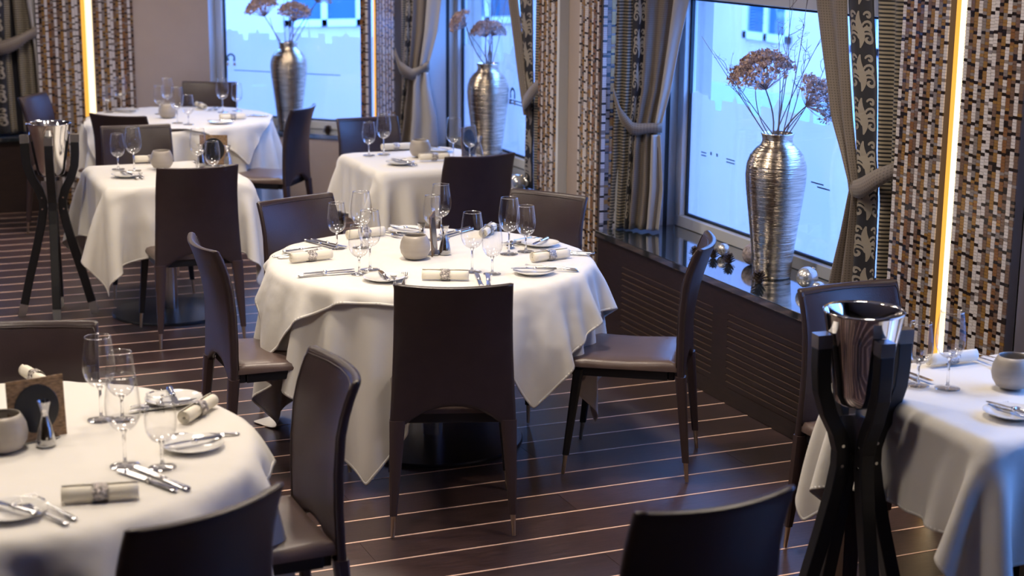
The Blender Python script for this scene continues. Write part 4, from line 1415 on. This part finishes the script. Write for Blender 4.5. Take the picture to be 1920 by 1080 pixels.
WC = Proto(make_cooler())
WC.put((1.062, 8.735, 0), R_(-100), 'polished wine cooler on black legs at the left beside the square table', 'wine cooler stands')
WC.put((2.65, 3.735, 0), R_(-97), 'polished wine cooler on black legs in the right foreground', 'wine cooler stands')


# ------------------------------------------------------------------ vases with dried flowers
def vase_mesh():
    pr0 = [(.0001, 0), (.080, 0), (.084, .006), (.088, .06), (.096, .14), (.108, .24), (.120, .33), (.1300, .41), (.1335, .46), (.130, .505), (.116, .545), (.092, .575), (.072, .592), (.066, .605), (.065, .622), (.071, .634), (.073, .640), (.068, .641), (.060, .62), (.060, .60), (.085, .57), (.0001, .55)]
    # resample the outside finely and add throwing ridges
    pr = []
    rnd = random.Random(2)
    for (a, b) in zip(pr0[2:14], pr0[3:15]):
        n = max(2, int((b[1] - a[1]) / .0045))
        for k in range(n):
            f = k / n
            pr.append((a[0] + (b[0] - a[0]) * f + (rnd.random() - .5) * .0018, a[1] + (b[1] - a[1]) * f))
    pr = pr0[:2] + pr + pr0[15:]
    return MB().lathe(pr, 64)


def flower_head(mb, c, R, n, rnd, axis=(0, 0, 1), stemr=.0012, flat=.62):
    c = Vector(c); ax = Vector(axis).normalized(); a1 = ax.orthogonal().normalized(); a2 = ax.cross(a1)
    hub = c - ax * R * .7
    for i in range(n):
        u = math.sqrt((i + .5) / n); a = i * 2.39996 + rnd.random() * .3
        rr = R * u * (1 + rnd.uniform(-.08, .08))
        h = R * flat * (1 - u * u) + rnd.uniform(-.10, .10) * R - R * .15
        p = c + a1 * rr * math.cos(a) + a2 * rr * math.sin(a) + ax * h
        if i % 3 == 0:
            m = hub + (p - hub) * .55 + ax * (-.06 * R)
            mb.tube([hub, m, p], [stemr, stemr * .8, stemr * .6], 3)
        for q in range(6):
            s = R * .075 * rnd.uniform(.7, 1.3)
            d = Vector((rnd.uniform(-1, 1), rnd.uniform(-1, 1), rnd.uniform(-1, 1))) * R * .085
            o = p + d
            e = [Vector((rnd.uniform(-1, 1), rnd.uniform(-1, 1), rnd.uniform(-1, 1))).normalized() * s for _ in range(4)]
            mb.add([o + e[0], o + e[1], o + e[2], o + e[3]], [(0, 1, 2), (0, 3, 1), (1, 3, 2), (0, 2, 3)])


def stem_to(mb, a, b, rnd, r0=.0034, r1=.0022, bend=.05, n=7):
    a = Vector(a); b = Vector(b)
    off = Vector((rnd.uniform(-1, 1), rnd.uniform(-1, 1), 0)) * bend
    pts = [a + (b - a) * (k / n) + off * math.sin(PI * k / n) for k in range(n + 1)]
    mb.tube(pts, [r0 + (r1 - r0) * k / n for k in range(n + 1)], 5)
    return pts


def twig(mb, a, b, rnd, r0=.0028, depth=2):
    pts = stem_to(mb, a, b, rnd, r0, r0 * .3, .03, 9)
    if depth:
        for k in (4, 5, 6, 7, 8):
            if rnd.random() < .7:
                d = (Vector(b) - Vector(a)).normalized()
                s = Vector((rnd.uniform(-1, 1), rnd.uniform(-1, 1), rnd.uniform(0, .6))).normalized()
                L = (Vector(b) - Vector(a)).length * rnd.uniform(.12, .26)
                twig(mb, pts[k], pts[k] + (d * .8 + s * .5).normalized() * L, rnd, r0 * .55, depth - 1)


vm = None


def vase_group(x, y, heads, twigs, lv, lf, seed, head_n=230):
    """heads: (dx,dy,dz,R,tilt axis); twigs end points; offsets in camera-facing frame (right, away, up from vase foot)"""
    global vm
    if vm is None:
        o = vase_mesh().build('floor_vase', M_vase, None, smooth=True); vm = o.data
    else:
        o = bpy.data.objects.new('floor_vase', vm); C.objects.link(o)
    o.location = (x, y, .544); o.name = 'silver_vase'
    tag(o, lv, 'vase', 'hammered silver vases')
    rnd = random.Random(seed)
    rt = Vector((.9223, -.3864, 0)); aw = Vector((.386, .922, 0))
    V3 = lambda q: rt * q[0] + aw * q[1] + Vector((0, 0, q[2]))
    b = empty('dried_flowers', (x, y, .544 + .60)); tag(b, lf, 'dried flowers', 'dried flower arrangements')
    sm = MB()
    for k, (dx, dy, dz, Rr, tl) in enumerate(heads):
        hm = MB(); c = V3((dx, dy, dz - .60))
        flower_head(hm, c, Rr, head_n, rnd, V3(tl))
        hm.build('flower_head', M_umbel, b)
        stem_to(sm, (rnd.uniform(-.03, .03), rnd.uniform(-.03, .03), -.02), c - V3(tl).normalized() * Rr * .7, rnd, .004, .003, .03)
        s2 = c - V3(tl).normalized() * Rr * .5 + V3((rnd.uniform(-.05, .05), 0, -.03))
        stem_to(sm, (rnd.uniform(-.03, .03), rnd.uniform(-.03, .03), -.02), s2, rnd, .003, .002, .03)
    sm.build('stems', M_twig, b, smooth=True)
    tm = MB()
    for (dx, dy, dz) in twigs:
        twig(tm, (rnd.uniform(-.03, .03), rnd.uniform(-.03, .03), -.02), V3((dx, dy, dz - .60)), rnd)
    tm.build('twigs', M_twig, b, smooth=True)


vase_group(3.815, 6.09, [(-.085, 0, .915, .135, (-.3, -.15, 1)), (.150, -.15, .815, .110, (.75, -.4, .6))],
           [(-.34, .05, 1.05), (-.30, .0, 1.0), (-.22, .02, .92), (.05, .0, 1.30), (.10, -.05, 1.35), (.02, -.02, 1.25), (.20, -.15, 1.08), (.21, -.15, 1.2), (.10, -.05, 1.05), (-.02, .0, 1.1)],
           'large hammered silver vase on the sill of the big right window', 'dried umbels and bare twigs in the vase of the big right window', 5)
vase_group(3.88, 9.63, [(-.185, 0, .905, .085, (-.9, -.1, .7)), (-.03, -.02, .86, .085, (-.3, -.2, 1)), (.045, 0, .86, .075, (.4, -.1, 1))],
           [(-.05, .0, 1.2), (.03, .0, 1.25), (.09, .0, 1.2), (.12, .05, 1.15), (-.02, .1, 1.2)],
           'hammered silver vase on the sill of the middle window', 'dried umbels and twigs in the vase of the middle window', 7)
vase_group(3.136, 11.675, [(-.19, 0, .90, .12, (-.3, -.1, 1)), (.05, 0, .865, .115, (.1, -.2, 1)), (.24, 0, .98, .09, (.5, -.1, 1))],
           [(-.05, 0, 1.2), (.0, .0, 1.1), (.10, .0, 1.15), (.03, .05, 1.2)],
           'hammered silver vase in the bay window behind the far round table', 'dried umbels in the vase of the bay window', 9)


# baubles and cones on the sills
def ball(x, y, r, label, m=M_pearl, z=.544):
    n = 14
    mb = MB().lathe([(max(.0001, math.sin(PI * k / n) * r), r - math.cos(PI * k / n) * r) for k in range(n + 1)], 28)
    t = mb.build('bauble', m, None, smooth=True, loc=(x, y, z))
    tag(t, label, 'bauble', 'baubles on the sills')
    MB().lathe([(r * .16, 0), (r * .16, r * .14), (r * .05, r * .16)], 10).build('hanger_cap', M_brass, t, smooth=True, loc=(r * .55, -r * .1, r * 1.78), rot=(0, R_(32), 0))
    return t


ball(3.840, 6.56, .030, 'small pearl bauble on the sill left of the big vase')
ball(3.865, 6.335, .050, 'rough pinkish glitter ball just left of the big vase foot', M_frost)
ball(3.835, 5.835, .047, 'large pearl bauble on the sill right of the big vase')
ball(3.805, 5.700, .030, 'small pearl bauble half hidden behind the chair top near the big vase')
ball(3.735, 8.66, .036, 'shiny bauble on the sill right of the middle vase')
ball(3.640, 8.58, .050, 'larger silver bauble on the sill beside the middle window curtain')
ball(3.45, 11.30, .035, 'pale bauble on the bay sill above the dark chair')


def cone(x, y, r, label):
    t = empty('pine_cone', (x, y, .544)); tag(t, label, 'pine cone', 'pine cones on the sills')
    rnd = random.Random(int(x * 1000))
    MB().lathe([(.0001, 0), (r * .5, r * .1), (r * .55, r * .5), (r * .35, r * 1.1), (.0001, r * 1.5)], 10).build('core', M_cone, t, smooth=True)
    sm = MB()
    for k in range(46):
        a = k * 2.39996; f = k / 46; z = r * (.12 + 1.35 * f); L = r * (1.05 - .55 * f)
        d = Vector((math.cos(a), math.sin(a), .35 + f * .6)).normalized(); s = Vector((-math.sin(a), math.cos(a), 0)) * r * .22
        b0 = Vector((math.cos(a), math.sin(a), 0)) * r * .3 + Vector((0, 0, z)); e = b0 + d * L * .8
        up = Vector((0, 0, r * .07))
        sm.add([b0 - s * .5, b0 + s * .5, e + s, e + d * r * .15, e - s, b0 + up, e + up], [(0, 1, 2, 3, 4), (1, 5, 6, 2), (5, 0, 4, 6), (6, 4, 3), (6, 3, 2)])
    sm.build('scales', M_cone, t)


cone(3.714, 6.604, .026, 'dark pine cone furthest left on the big sill')
cone(3.770, 6.530, .026, 'dark pine cone in front of the small pearl bauble')
cone(3.776, 6.400, .028, 'dark pine cone between the pearl bauble and the rough ball')
cone(3.690, 5.990, .032, 'dark pine cone at the foot of the big vase')
cone(3.33, 11.35, .035, 'dark pine cone on the bay window sill')
print('planks', k, 'objects', len(bpy.data.objects))
